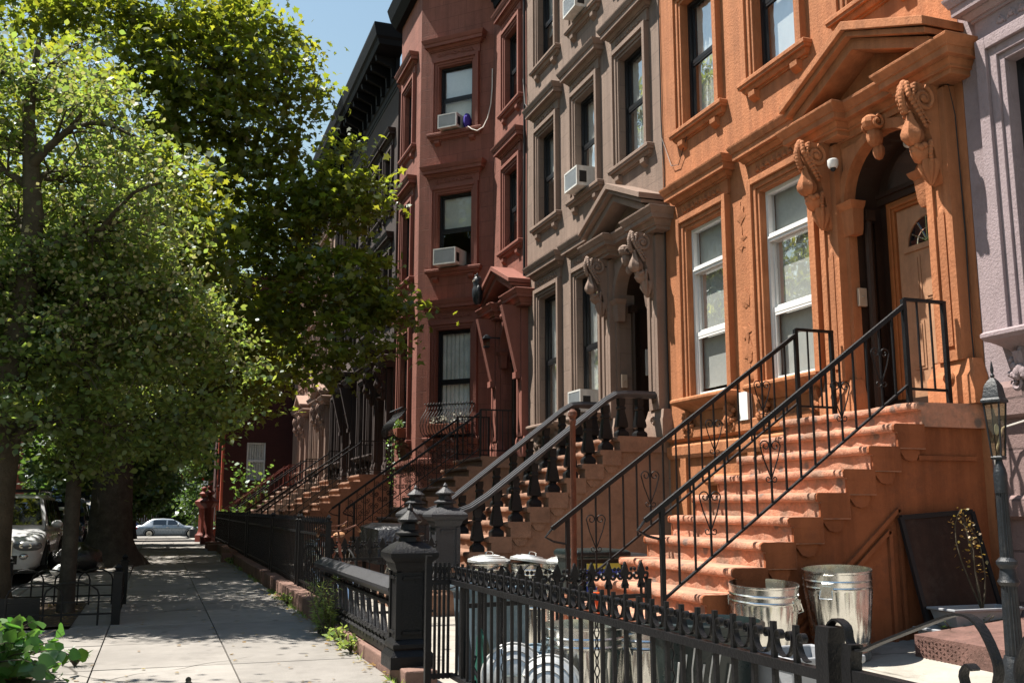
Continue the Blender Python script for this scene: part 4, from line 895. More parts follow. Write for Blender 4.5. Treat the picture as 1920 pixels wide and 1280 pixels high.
# near gate with the big scroll pair
def big_scrolls(parent, pts_fn):
    m = MB()
    for s in (-1, 1):
        P = [pts_fn(s*a, b) for a, b in ((.62, -.03), (.66, .03), (.62, .075), (.57, .06), (.56, .02), (.52, .0), (.44, .03), (.25, .10), (.14, .135), (.08, .12), (.04, .06), (.03, .01), (.06, -.045), (.115, -.05), (.14, -.01), (.12, .02), (.10, .01))]
        Q = []
        for i in range(len(P)-1):
            p0 = P[max(i-1, 0)]; p1 = P[i]; p2 = P[i+1]; p3 = P[min(i+2, len(P)-1)]
            for t in (0, .33, .66): Q.append(.5*((2*p1)+(p2-p0)*t+(2*p0-5*p1+4*p2-p3)*t*t+(3*p1-p0-3*p2+p3)*t**3))
        Q.append(P[-1]); m.tube(Q, 0, flat=(.028, .006), wdir=pts_fn.w)
    m.build('scroll', M_IRON, parent, smooth=60)
class GF:
    def __init__(s, O, d): s.O = Vector(O); s.d = Vector(d).normalized(); s.w = s.d.cross(Vector((0,0,1)))
    def __call__(s, a, b): return s.O+s.d*a+Vector((0,0,b))
o = empty('garden_gate', (1.86, 1.9, .1), 'closed black gate with two large S scrolls along its top, beside the scroll topped fence', 'gate')
for z in (.79, .19): m = MB(); m.box(1.842, 1.878, 1.28, 2.44, z-.016, z+.016); m.build('rail', M_IRON, o, smooth=0)
m = MB(); m.box(-.008, .008, -.008, .008, .17, .80); pk = m.mesh('picket', M_IRON, smooth=0)
for k in range(9): inst('picket', pk, o, (1.86, 2.33-.115*k, 0))
post(o, 1.86, 2.42, .05, .83, .02); post(o, 1.86, 1.3, .05, .83, .02); big_scrolls(o, GF((1.86, 1.86, .86), (0, -1, 0)))
# open gate with fleur-de-lis heads, swung into the yard
def fleur(z):
    m = MB(); m.box(-.008, .008, -.008, .008, .12, z); m.sq(0, 0, [(.02, z-.02), (.02, z), (.012, z+.01)])
    m.rings([[(-w, -.008, zz), (w, -.008, zz), (w, .008, zz), (-w, .008, zz)] for w, zz in ((.035, z), (.02, z+.03), (.012, z+.055), (.03, z+.075), (.034, z+.10), (.02, z+.14), (.004, z+.175))])
    for s in (-1, 1): m.spiral((s*.045, 0, z+.075), (s, 0, 0), (0, 0, 1), .03, .012, .9, math.pi*1.1, .011, 5, 12); m.ball((s*.06, 0, z+.12), (.016, .012, .016), 6, 4)
    return m.mesh('picket', M_IRON, smooth=40)
FL = fleur(.68)
o = empty('garden_gate', (2.2, 6.75, -.1), 'black fleur topped gate with scrolls, standing open across the yard with bins', 'gate')
g0 = Vector((1.98, 6.62, 0)); g1 = Vector((3.55, 6.98, 0)); gd = (g1-g0).normalized(); ga = math.atan2(gd.y, gd.x)
for z in (.60, .10): m = MB(); m.bar(g0+Vector((0,0,z)), g1+Vector((0,0,z)), .025, .03); m.build('rail', M_IRON, o, smooth=0)
for k in range(10): p = g0+gd*(.15+.155*k); inst('picket', FL, o, (p.x, p.y, 0), rz=ga)
for p in (g0, g1): post(o, p.x, p.y, -.12, .68, .02)
m = MB(); m.spiral(g1+Vector((-.25, 0, .50)), gd, (0,0,1), .07, .02, 1.2, math.pi, 0, 5, 20, flat=(.022, .006), wdir=gd.cross(Vector((0,0,1)))); m.build('scroll', M_IRON, o)
big_scrolls(o, GF(g0+gd*.42+Vector((0,0,.72)), gd*1))
# cast iron gate post and balustrade fence
o = empty('fence_post', (1.83, 7.55, .1), 'tall black cast iron gate post with a stepped pyramid finial', 'fence post')
m = MB(); newel(m, 1.83, 7.55, .09, .145, .86, 8); m.build('shaft', M_IRON, o, smooth=25)
m = MB()
for s in (-1, 1): m.tube([(1.83, 7.55+.15, .72), (1.83, 7.55+.21, .66), (1.83, 7.55+.2, .58), (1.83, 7.55+.14, .5)], .022, 6)
m.spiral((1.83, 7.76, .64), (0,1,0), (0,0,1), .06, .02, 1.2, 0, .025, 6, 14); m.build('side_scroll', M_IRON, o)
o = empty('balustrade_fence', (1.83, 9.7, .1), 'black cast iron balustrade fence with a broad grey top rail and slanted bars', 'fence')
prof = [(-.04, .56), (.04, .56), (.06, .58), (.115, .615), (.12, .645), (.09, .66), (.02, .70), (-.02, .70), (-.09, .66), (-.12, .645), (-.115, .615), (-.06, .58)]
m = MB(); m.rings([[(1.83+a, yy, b) for a, b in prof] for yy in (7.73, 9.0, 10.3, 11.62)]); m.build('top_rail', M_IRONG, o, smooth=25)
m = MB(); m.box(1.77, 1.89, 7.72, 11.62, .12, .155); 
for k in range(26): m.sq(1.83, 7.85+.148*k, [(.06, .155), (.06, .18), (.03, .20), (.045, .225), (.02, .25)])
m.build('bottom_rail', M_IRON, o, smooth=25)
m = MB(); m.box(1.80, 1.86, 7.72, 11.62, .485, .51); m.build('upper_rail', M_IRON, o, smooth=0)
for k in range(25):
    y = 7.85+.148*k; m = MB()
    m.tube([(1.83, y, .2), (1.83, y+(.075 if k % 2 else -.0)+.06, .47)], [.02, .012], 6); m.ball((1.83, y+(.135 if k % 2 else .06), .485), .024, 8, 5)
    m.build('slanted_bar', M_IRONG, o)
m = MB()
for k in range(13):
    for s in (-1, 1): m.spiral((1.83, 7.95+.29*k+s*.05, .535), (0,1,0), (0,0,1), .03, .01, 1.1, math.pi/2, .009, 5, 12)
m.build('frieze_scroll', M_IRON, o)
# picket fences further along
def spear_mesh(z0, z1):
    m = MB(); m.box(-.008, .008, -.008, .008, z0, z1); m.sq(0, 0, [(.008, z1), (.02, z1+.03), (.004, z1+.1)]); return m.mesh('picket', M_IRON, smooth=0)
def picket_fence(y0, y1, x, label, z0=.2, h=.85, sp=.155, gate=False, fl=False):
    b = gz(y0); o = empty('picket_fence', (x, (y0+y1)/2, b+z0), label, 'fence', 'black iron fences'); n = min(100, int((y1-y0)/sp))
    for z in (z0+.08, z0+h-.12): m = MB(); m.box(x-.015, x+.015, y0, y1, b+z-.015, b+z+.015); m.build('rail', M_IRON, o, smooth=0)
    me = fleur(z0+h-.05) if fl else spear_mesh(z0, z0+h)
    for k in range(1, n): inst('picket', me, o, (x, y0+(y1-y0)*k/n, b), rz=math.pi/2 if fl else 0)
    for yy in (y0, y1): post(o, x, yy, b, b+z0+h+.03, .03, cap='ball')
picket_fence(11.85, 14.2, 1.9, 'black picket fence right behind the balustrade fence, by the bicycle')
picket_fence(14.5, 17.6, 1.9, 'dark picket fence left of the bicycle, in tree shade')
picket_fence(17.9, 22.5, 1.9, 'dark picket fence in front of the red house')
picket_fence(23, 28.4, 1.9, 'dark picket fence in front of the bay window')
picket_fence(29, 35.8, 1.95, 'dark picket fence beside the red gate posts, far down the sidewalk', sp=.16)
o = empty('picket_fence', (3.0, 12.3, -.1), 'black fleur topped fence dividing the yards behind the gate post', 'fence', 'black iron fences'); FLD = fleur(.72)
for z in (.64, 0.0): m = MB(); m.box(1.95, 3.3, 12.28, 12.32, z-.015, z+.015); m.build('rail', M_IRON, o, smooth=0)
for k in range(9): inst('picket', FLD, o, (2.02+.155*k, 12.3, 0))
# red gate posts down the sidewalk
for k, (x, yy, lab) in enumerate(((1.75, 37.2, 'red painted iron gate post with ball finial, nearer of the far pair'), (1.68, 40.2, 'red painted iron gate post with ball finial, farther of the far pair'))):
    o = empty('gate_post', (x, yy, gz(yy)), lab, 'gate post', 'red iron gate posts'); b = gz(yy)
    m = MB(); m.sq(x, yy, [(.26, b), (.26, b+.25), (.2, b+.3), (.16, b+.4), (.16, b+1.25), (.2, b+1.3), (.32, b+1.42), (.32, b+1.5), (.2, b+1.58), (.1, b+1.66)], n=8); m.build('shaft', M_REDIR, o, smooth=30)
    m = MB(); m.sq(x, yy, [(.06, b+1.66), (.16, b+1.75), (.18, b+1.8), (.08, b+1.88)], n=8); m.ball((x, yy, b+1.97), .1, 10, 6); m.build('finial', M_REDIR, o)
for k, (yy, s) in enumerate(((24.9, 'sunlit'), (31.6, 'small sunlit'), (33.4, 'pale'))):
    m = MB(); m.box(1.5, 2.6, yy-.2, yy+.2, gz(yy)-.05, gz(yy)+.2); o = m.build('entry_step', M_CURBS, origin=(2.0, yy, gz(yy)), smooth=0, bevel=.02)
    tag(o, ('wide stone step at the gate opening before the bay house', 'sunlit stone block step by the far picket fence', 'sunlit stone block step next to the red gate posts')[k], 'step', 'stone steps at the gates')
# ------------------------------------------------------------------ bins, lids and yard things
def can(name, x, y, z, label, r=.265, h=.68, mat=M_GALV, ribs=True, group='galvanised bins', tilt=0, lid=None):
    o = empty(name, (0, 0, 0), label, 'bin', group)
    n = 120; rb, rt = r*.84, r
    Z = [(rb*.99, .0), (rb, .012), (rb, .05), (rb*1.02, .062), (rb, .075), (rb*1.005, .10), (rb*1.02, .112), (rb*1.005, .125), None, (rt*.985, h*.80), (rt*1.012, h*.815), (rt*.99, h*.83), (rt*.992, h*.875), (rt*1.018, h*.89), (rt*.995, h*.905), (rt, h*.97), (rt*1.02, h*.98), (rt*1.02, h), (rt*.99, h), (rt*.98, h*.95), (rt*.93, h*.5), (rb*.9, .04)]
    rs = []
    for q in Z:
        if q is None:
            for t in (0.02, .05, .95, .98):
                ring = []
                for k in range(n):
                    f = 1 if (k % 5) in (0, 1, 2) or not ribs else 0
                    rr = rb+(rt*.985-rb)*t; rr += (.006 if f and .04 < t < .96 else 0); a = 2*math.pi*k/n
                    ring.append((rr*math.cos(a), rr*math.sin(a), .13+(h*.80-.13)*t))
                rs.append(ring)
        else: rs.append([(q[0]*math.cos(2*math.pi*k/n), q[0]*math.sin(2*math.pi*k/n), q[1]) for k in range(n)])
    # a few dents, so the reflections wander
    dn = [(random.uniform(0, 6.28), random.uniform(.15, .5)*h/.68, random.uniform(.004, .011)) for _ in range(5)]
    for i, ring in enumerate(rs):
        for k, p in enumerate(ring):
            a = math.atan2(p[1], p[0]); d = sum(q[2]*math.exp(-(((a-q[0]+math.pi) % (2*math.pi)-math.pi)/.35)**2-((p[2]-q[1])/.15)**2) for q in dn)
            f = 1-d/max(.1, math.hypot(p[0], p[1])); ring[k] = (p[0]*f, p[1]*f, p[2])
    m = MB(); m.rings(rs, True, True, True); m.build('body', mat, o, smooth=28)
    for s in (-1, 1):
        m = MB(); zz = h*.80; a = rt*1.0
        m.box(s*a-.008 if s > 0 else s*a-.012, s*a+.012 if s > 0 else s*a+.008, -.05, .05, zz-.05, zz+.03)
        m.tube([(s*(a+.012), -.045, zz), (s*(a+.03), -.05, zz-.06), (s*(a+.03), .05, zz-.06), (s*(a+.012), .045, zz)], .006, 6); m.build('handle', mat, o, smooth=40)
    if lid:
        m = lid_mesh(r); R_ = Matrix.Translation((0, 0, h+.005)) @ Matrix.Rotation(lid[0], 4, 'X') @ Matrix.Rotation(lid[1], 4, 'Y')
        h_ = MB(); h_.tube([(-.06, 0, .09), (-.055, 0, .125), (-.03, 0, .14), (.03, 0, .14), (.055, 0, .125), (.06, 0, .09)], .008, 6)
        for q in (m, h_): q.v = [tuple(R_ @ Vector(v)) for v in q.v]
        l_ = m.build('lid', M_LIDW, o, smooth=30); h_.build('handle', M_GALV, l_)
    o.location = (x, y, z); o.rotation_euler = (R(tilt), R(tilt*.5), random.uniform(0, 3)); o.rotation_mode = 'ZYX'; return o
def lid_mesh(r):
    m = MB(); m.lathe(0, 0, [(r*1.0, 0), (r*1.06, 0), (r*1.06, .03), (r*1.03, .04), (r*.97, .038), (r*.93, .05), (r*.80, .062), (r*.785, .072), (r*.76, .064), (r*.55, .078), (r*.535, .09), (r*.51, .082), (r*.3, .092), (.01, .096)], 48); return m
def lid(x, y, z, r, label, rot, mat=M_LIDW, group='bin lids'):
    o = empty('bin_lid', (0, 0, 0), label, 'bin lid', group)
    m = lid_mesh(r); m.build('disc', mat, o, smooth=30)
    m = MB(); m.tube([(-.06, 0, .09), (-.055, 0, .125), (-.03, 0, .14), (.03, 0, .14), (.055, 0, .125), (.06, 0, .09)], .008, 6); m.build('handle', M_GALV, o)
    o.location = (x, y, z); o.rotation_euler = rot; return o
c = can('trash_can', 4.55, 6.98, .0, 'open galvanised trash can with vertical ribs, nearer the orange steps', .268, .67); c.rotation_euler = (R(4), R(-1), R(-55))
c = can('trash_can', 5.24, 6.93, .08, 'open galvanised trash can with a torn white sticker, beside the leaning board', .268, .69); c.rotation_euler = (R(3), R(-3), R(35))
m = MB(); rr = random.Random(3)
def sticker(o, ang, z, w, h, r):
    m = MB(); pts = []
    for i in range(14):
        a = 2*math.pi*i/14; k = rr.uniform(.75, 1.1); pts.append((ang+w*k*math.cos(a)/r, z+h*k*math.sin(a)))
    m.add([(r*math.cos(a), r*math.sin(a), zz) for a, zz in [(ang, z)]+pts], [(0, i+1, (i+1) % 14+1) for i in range(14)])
    m.build('torn_sticker', M_WHITE, o, smooth=0)
for a, z, w, h in ((-2.55, .55, .055, .05), (-3.4, .50, .08, .035)): sticker(c, a, z, w, h, .277)
# three lidded bins in the far yard
for (px, Y, lab, tl) in ((917, 12.6, 'galvanised trash can with flat pale lid, first right of the grey newel post', (.03, .02)), (996, 12.35, 'galvanised trash can with its lid tipped sideways, between the two lidded cans', (.03, .17)), (1063, 12.1, 'galvanised trash can with a snug domed lid, just left of the rusty pole', (.0, .0))):
    p = at(px, 1050, Y); c = can('trash_can', p.x, Y, -.15, lab, .265, .70, lid=tl); c.rotation_euler.z = .3
# bins behind the near fence
can('trash_can', 2.66, 6.15, -.15, 'large open galvanised trash can between the dull blue bin and the dark tub', .27, .66)
can('trash_can', 3.15, 6.2, -.15, 'second open galvanised trash can squeezed in just behind the dark tub', .27, .62)
can('trash_can', 3.3, 8.6, -.15, 'empty galvanised trash can with a wide dark mouth at the foot of the orange stoop', .27, .66)
# dull blue bin: square tapered
o = empty('square_bin', (2.42, 7.35, -.15), 'dull blue grey square bin behind the near fence, next to the open gate', 'bin')
m = MB(); m.sq(2.42, 7.35, [(.19, -.15), (.235, .62), (.26, .63), (.26, .68), (.235, .69), (.225, .64), (.18, -.1)]); m.build('body', M_GALVB, o, smooth=0, bevel=.015)
# dark plastic tub and its twin
o = empty('plastic_tub', (3.25, 5.62, -.15), 'big dark green plastic tub with white scuffs, right behind the near fence', 'bin')
m = MB(); m.lathe(3.25, 5.62, [(.26, -.15), (.27, -.10), (.33, .50), (.36, .51), (.36, .56), (.335, .57), (.32, .52), (.25, -.1)], 40); m.build('body', M_BINK, o, smooth=40)
m = MB()
for k in range(7):
    a = R(205+k*9); z = .1+.05*(k % 3); m.tube([(3.25+(.285+.06*z)*math.cos(a), 5.62+(.285+.06*z)*math.sin(a), z-.15), (3.25+(.318)*math.cos(a+.03), 5.62+.318*math.sin(a+.03), z+.12), (3.25+.33*math.cos(a+.1), 5.62+.33*math.sin(a+.1), z+.25)], .006, 4)
m.build('scuff', M_LIDW, o)
o = empty('plastic_tub', (3.72, 5.3, -.12), 'pale grey plastic crate beside the dark tub, behind the near fence', 'bin')
m = MB(); m.sq(3.72, 5.3, [(.2, -.12), (.24, .35), (.26, .36), (.26, .40), (.23, .40), (.19, -.08)]); m.build('body', M_PLANTER, o, smooth=0, bevel=.01)
# leaning lids behind the pickets
for (px, py, Y, r, mt, lab, ry) in ((963, 1262, 6.05, .25, M_LIDW, 'pale ridged metal lid leaning behind the pickets, next to the green lid', 10), (1030, 1285, 5.9, .25, M_LIDW, 'pale ridged metal lid leaning behind the pickets, in front of the big galvanised can', -4), (1003, 1262, 6.22, .25, M_GALVB, 'blue grey metal lid leaning between the two pale ridged lids', 6)):
    p = at(px, py, Y); o = lid(p.x, Y, p.z-.02, .195, lab, (R(78), 0, R(-25+ry)), mt)
o = empty('bin_lid', (2.13, 6.6, 0), 'dark green plastic lid standing on edge by the fence corner', 'bin lid')
m = MB(); m.rings([[(2.08+a, 6.55+b*.45+.0, -.15+z) for a, b, z in ((.0, -.25, .05), (.0, -.33, .25), (.0, -.22, .55), (0, 0, .63), (0, .22, .55), (0, .33, .25), (0, .25, .05))], [(2.13+a, 6.58+b*.4, -.15+z) for a, b, z in ((.0, -.22, .08), (.0, -.28, .25), (.0, -.18, .5), (0, 0, .57), (0, .18, .5), (0, .28, .25), (0, .22, .08))]]); m.build('panel', M_GREEN, o, smooth=0, bevel=.02)
m = MB(); m.tube([(2.05, 6.48, .15), (2.02, 6.52, .22), (2.05, 6.56, .28)], .012, 6); m.build('handle', M_BLKF, o)
# chains on the fence
for k, (y, x) in enumerate(((5.55, 1.9), (4.25, 1.9), (3.55, 1.9))):
    m = MB()
    for i in range(14):
        z = .74-.042*i; m.tube([(x+.012*math.cos(a)*(i % 2), y+.012*math.cos(a)*((i+1) % 2), z+.024*math.sin(a)) for a in [q*math.pi/3 for q in range(7)]], .0035, 4)
    tag(m.build('chain', M_IRON, origin=(x, y, .74)), ('iron chain hanging on the scroll fence nearest the fence corner', 'iron chain hanging on the scroll fence in front of the galvanised cans', 'iron chain hanging on the scroll fence in front of the dark tub')[k], 'chain', 'chains on the fence')
# dark bin with printed label beside the stoop
o = empty('recycling_bin', (4.55, 10.6, -.15), 'dark bin with a blue and yellow printed panel under the stair railing', 'bin')
m = MB(); m.sq(4.6, 10.4, [(.24, -.15), (.30, .72), (.33, .73), (.33, .78), (.3, .80)]); m.build('body', M_BINK, o, smooth=0, bevel=.02)
m = MB(); m.box(4.40, 4.80, 10.085, 10.09, .32, .66); lb = m.build('label', pmat('label_blue', (.06, .10, .45), .6), o, smooth=0)
m = MB(); m.box(4.40, 4.80, 10.079, 10.084, .60, .66); m.build('label_stripe', pmat('label_yellow', (.6, .5, .08), .6), lb, smooth=0)
m = MB(); 
for k in range(4): m.box(4.45, 4.75-.05*(k % 2), 10.079, 10.083, .36+.05*k, .38+.05*k)
m.build('label_lines', M_ACW, lb, smooth=0)
o = empty('wheelie_bin', (5.0, 10.6, -.15), 'black wheeled bin behind the stair railing at the foot of the orange stoop', 'bin')
m = MB(); m.sq(5.05, 10.6, [(.24, -.1), (.29, .62), (.31, .63), (.31, .68), (.22, .74), (.05, .76)]); m.build('body', M_BLKF, o, smooth=0, bevel=.02)
m = MB()
for s in (-1, 1): m.tube([(5.05+s*.2, 10.85, -.06), (5.05+s*.26, 10.85, -.06)], .09, 14)
m.build('wheel', M_TYRE, o)
# orange scoop
o = empty('shovel', (3.35, 7.9, -.1), 'bright orange plastic shovel handle sticking up by the orange stoop steps', 'shovel')
m = MB(); m.bar((3.62, 7.72, -.1), (3.44, 7.70, .52), .035, .03); m.box(3.37, 3.51, 7.685, 7.715, .50, .57); m.build('handle', M_ORPL, o, smooth=0, bevel=.01)
m = MB(); m.box(3.5, 3.75, 7.68, 7.71, -.15, .05); m.build('blade', M_ORPL, o, smooth=0)
# rusty pole
o = empty('rusty_pole', (4.05, 9.6, -.15), 'thin rusty iron pole standing in the yard, left of the orange stoop', 'pole')
m = MB(); m.lathe(4.05, 9.6, [(.032, -.15), (.03, 2.12), (.036, 2.13), (.036, 2.16), (.03, 2.17)], 10); m.build('shaft', M_RUST, o)
m = MB(); m.lathe(4.05, 9.6, [(.03, 2.17), (.05, 2.2), (.048, 2.24), (.02, 2.27)], 10); m.build('cap', M_RUST, o)
# board leaning on the stoop, planters, dry plant, cellar hatch
o = empty('leaning_board', (6.5, 7.1, .1), 'dark brown framed board leaning against the side of the orange stoop', 'board')
B0 = [Vector(p) for p in ((6.14, 6.93, .12), (6.95, 6.93, .12), (6.85, 7.15, 1.22), (6.07, 7.15, 1.17))]
m = MB(); m.prism(B0, (0, -.02, .004)); m.build('panel', M_BOARD, o, smooth=0)
m = MB()
for i in range(4): m.bar(B0[i]+Vector((0, -.02, 0)), B0[(i+1) % 4]+Vector((0, -.02, 0)), .04, .035, up=(0,1,0))
m.build('frame', M_BLKF, o, smooth=0)
def planter(x0, x1, y, z, label, w=.13, h=.2):
    o = empty('planter_box', ((x0+x1)/2, y, z), label, 'planter', 'grey plastic planters'); cx_ = (x0+x1)/2; hx = (x1-x0)/2
    m = MB(); m.rings([[(cx_+a*(hx*k), y+b*w*k2, z+zz) for a, b in ((-1,-1),(1,-1),(1,1),(-1,1))] for k, k2, zz in ((.85,.8,0),(.96,.95,h*.85),(1.02,1.08,h*.86),(1.02,1.08,h),(.93,.9,h),(.85,.75,h*.3))]); m.build('tray', M_PLANTER, o, smooth=0, bevel=.006)
    m = MB(); m.add([(x0+.05, y-w*.8, z+h*.6), (x1-.05, y-w*.8, z+h*.6), (x1-.05, y+w*.8, z+h*.6), (x0+.05, y+w*.8, z+h*.6)], [(0,1,2,3)]); m.build('soil', M_SOIL, o, smooth=0); return o
planter(6.12, 6.85, 6.78, .29, 'long grey plastic planter resting on top of another, below the leaning board', .15, .15)
planter(5.95, 6.75, 6.74, .13, 'lower grey plastic planter partly hidden under the long one', .17, .16)
o = empty('cellar_hatch', (6.2, 5.7, .1), 'rusty diamond plate cellar hatch beside the lamp post', 'hatch')
m = MB(); m.rings([[(5.68, 6.6, .08), (5.62, 4.7, .08), (6.95, 4.7, .08), (6.95, 6.6, .08)], [(5.68, 6.6, .27), (5.62, 4.7, .27), (6.95, 4.7, .38), (6.95, 6.6, .38)]]); m.build('lid', M_RUSTP, o, smooth=0)
m = MB()
for i in range(46):
    for j in range(5):
        y = 4.75+i*.04; z = .11+j*.032; s = 1 if (i+j) % 2 else -1
        m.bar((5.672-.03*(6.6-y)/1.9, y, z), (5.672-.03*(6.6-y)/1.9, y+.02, z+.014*s), .006, .005)
m.build('tread_pattern', M_RUSTP, o, smooth=0)
# lamp post
LX, LY, LZ = 5.39, 5.33, .10
o = empty('lamp_post', (LX, LY, LZ), 'short black garden lamp post with a four sided lantern', 'lamp post')
m = MB(); m.lathe(LX, LY, [(.085, LZ-.05), (.085, .24), (.07, .27), (.066, .29)], 20)
def flute(z0, r0, z1, r1, n, d): m.rings([[(LX+r*(1 if k % 2 else d)*math.cos(2*math.pi*k/n), LY+r*(1 if k % 2 else d)*math.sin(2*math.pi*k/n), z) for k in range(n)] for z, r in ((z0, r0), (z1, r1))])
flute(.29, .058, .74, .052, 32, .9); m.lathe(LX, LY, [(.058, .74), (.072, .765), (.058, .79), (.05, .85), (.07, .88), (.07, .90), (.045, .925)], 20)
flute(.925, .043, 1.36, .037, 28, .88); m.lathe(LX, LY, [(.043, 1.35), (.045, 1.47), (.038, 1.51), (.024, 1.55), (.02, 1.575)], 20); m.build('post', M_LAMPI, o, smooth=30)
m = MB(); m.sq(LX, LY, [(.034, 1.575), (.038, 1.59), (.032, 1.60)], rot=.35)
for k in range(4):
    a = math.pi/4+k*math.pi/2+.35; m.bar((LX+.044*math.cos(a), LY+.044*math.sin(a), 1.60), (LX+.074*math.cos(a), LY+.074*math.sin(a), 1.965), .009)
m.sq(LX, LY, [(.056, 1.96), (.066, 1.965), (.066, 1.98), (.056, 1.995), (.044, 2.08), (.026, 2.115), (.010, 2.135)], rot=.35); m.build('lantern_frame', M_LAMPI, o, smooth=20)
m = MB(); m.lathe(LX, LY, [(.009, 2.135), (.016, 2.15), (.008, 2.165), (.012, 2.19), (.003, 2.25)], 10); m.build('finial', M_LAMPI, o)
m = MB(); m.sq(LX, LY, [(.029, 1.602), (.050, 1.96)], rot=.35); m.build('pane', M_LGLASS, o, smooth=0)
m = MB(); m.ball((LX, LY, 1.78), (.016, .016, .04), 10, 6); m.build('bulb', M_CURT, o)
# small things fixed to the facades
def simple(name, mb, mat, org, label, cat, group=None, smooth=40): return tag(mb.build(name, mat, origin=org, smooth=smooth), label, cat, group)
m = MB(); m.tube([(7.03, 5.3, 2.7), (7.02, 5.35, 2.2), (7.02, 5.5, 2.0), (7.02, 6.6, 1.97)], .014, 6); simple('conduit', m, M_CABW, (7.05, 5.5, 1.97), 'white conduit bending along the base of the mauve house', 'conduit')
m = MB(); m.tube([(7.03, 6.6, 2.0), (7.0, 6.85, 1.95), (7.01, 6.98, 1.7), (7.02, 6.92, 1.2), (7.04, 6.95, .9), (7.04, 6.9, .3)], .01, 5); simple('cable', m, M_CABW, (7.04, 6.95, .3), 'pale cable sagging down the corner beside the orange stoop', 'cable')
m = MB(); m.box(7.0, 7.08, 6.2, 6.36, .62, .84); simple('meter_box', m, M_PLATE, (7.05, 6.28, .62), 'small grey utility box low on the mauve house wall', 'utility box', smooth=0)
m = MB(); m.tube([(6.95, 7.21, 5.7), (7.08, 7.2, 5.0), (7.085, 7.19, 3.8), (7.075, 7.2, 2.9), (7.085, 7.19, 2.2)], .008, 4); simple('cable', m, M_CABLE, (7.08, 7.2, 2.2), 'black cable running down the wall right of the orange doorway', 'cable')
m = MB(); m.tube([(7.085, 13.1, 14), (7.08, 13.12, 7.2), (7.085, 13.08, 6.4), (7.08, 13.12, 4.0), (7.08, 13.1, 2.4)], .012, 4)
m.tube([(7.07, 13.1, 6.9), (7.06, 12.8, 6.35), (7.07, 12.6, 6.3), (7.06, 12.3, 6.65)], .006, 4); simple('cable', m, M_CABLE, (7.08, 13.1, 2.4), 'thin dark cables down the seam between the orange and brown houses', 'cable')
m = MB(); m.tube([(7.06, 19.25, 14), (7.05, 19.22, 9), (7.06, 19.28, 6.5), (7.04, 19.25, 4.5), (7.06, 19.24, .8)], .028, 6)
m.tube([(7.05, 19.3, 10.5), (6.98, 19.0, 9.8), (7.0, 18.6, 9.4), (7.02, 18.2, 9.35)], .01, 4); m.tube([(7.05, 19.4, 8.2), (6.98, 19.8, 7.2), (7.0, 20.3, 7.0)], .008, 4); simple('cable', m, M_CABLE, (7.06, 19.24, .8), 'thick black cable bundle down the seam between the brown and red houses', 'cable')
m = MB(); m.fr = FA; m.tube([(.62, .14, 10.30), (.5, .17, 10.2), (.36, .16, 10.14), (.22, .12, 10.22), (.12, .08, 10.45), (.05, .05, 10.8), (.02, .04, 11.2), (.02, .03, 11.7)], .014, 6); simple('cable', m, M_CABW, (6.85, 21.5, 10.4), 'white cable looping from the top bay window air conditioner', 'cable')
o = empty('security_camera', (6.9, 8.85, 5.02), 'white security camera under the orange door hood', 'camera')
m = MB(); m.lathe(6.86, 8.78, [(.045, 5.06), (.06, 5.05), (.06, 5.0), (.045, 4.96)], 14); m.build('housing', M_WHITE, o); m = MB(); m.ball((6.86, 8.78, 4.95), .032, 8, 6); m.build('lens', M_LAMPI, o)
o = empty('ring_lamp', (7.35, 8.1, 5.1), 'white ring shaped lamp high in the dark arch of the orange doorway', 'lamp')
m = MB(); m.spiral((7.34, 8.1, 5.12), (0,1,0), (.25,0,.97), .085, .085, .86, -2.2, .022, 8, 24); m.build('ring', M_WHITE, o); m = MB(); m.ball((7.38, 8.1, 5.12), .04, 8, 6); m.build('base', M_GALV, o)
m = MB(); m.box(7.1, 7.2, 8.765, 8.80, 3.42, 3.62); m.ball((7.15, 8.76, 3.52), .012, 6, 4); simple('bell_plate', m, M_PLATE, (7.15, 8.78, 3.42), 'putty coloured doorbell plate on the jamb of the orange doorway', 'doorbell', smooth=0)
m = MB(); m.box(7.1, 7.2, 14.73, 14.77, 3.2, 3.42); m.ball((7.15, 14.72, 3.31), .012, 6, 4); simple('bell_plate', m, M_PLATE, (7.15, 14.75, 3.2), 'putty coloured doorbell plate on the jamb of the brown doorway', 'doorbell', smooth=0)
o = empty('intercom', (7.8, 14.3, 3.5), 'pale intercom panel with a dark screen inside the brown doorway', 'intercom')
m = MB(); m.box(7.55, 7.72, 14.72, 14.775, 3.42, 3.86); m.build('panel', M_ACW, o, smooth=0); m = MB(); m.box(7.58, 7.69, 14.71, 14.72, 3.68, 3.82); m.build('screen', M_DGLASS, o, smooth=0)
m = MB(); m.box(7.02, 7.09, 10.92, 11.12, 2.36, 2.72); simple('paper_notice', m, M_WHITE, (7.05, 11.0, 2.36), 'blank white notice box on the wall between the orange parlour windows', 'notice', smooth=0)
for (x, y, z, lab) in ((6.97, 15.0, 5.05, 'small wall lantern under the hood of the brown doorway'), (6.7, 20.75, 4.75, 'dark wall lantern under the hood of the red doorway')):
    o = empty('wall_lantern', (x, y, z), lab, 'lantern', 'wall lanterns')
    m = MB(); m.sq(x, y, [(.05, z), (.06, z+.02), (.06, z+.04)]); m.sq(x, y, [(.07, z+.2), (.08, z+.21), (.05, z+.27), (.01, z+.3)]); m.box(x, 7.09, y-.015, y+.015, z+.22, z+.25); m.build('frame', M_LAMPI, o, smooth=0)
    m = MB(); m.sq(x, y, [(.052, z+.04), (.066, z+.2)]); m.build('pane', M_LGLASS, o, smooth=0)
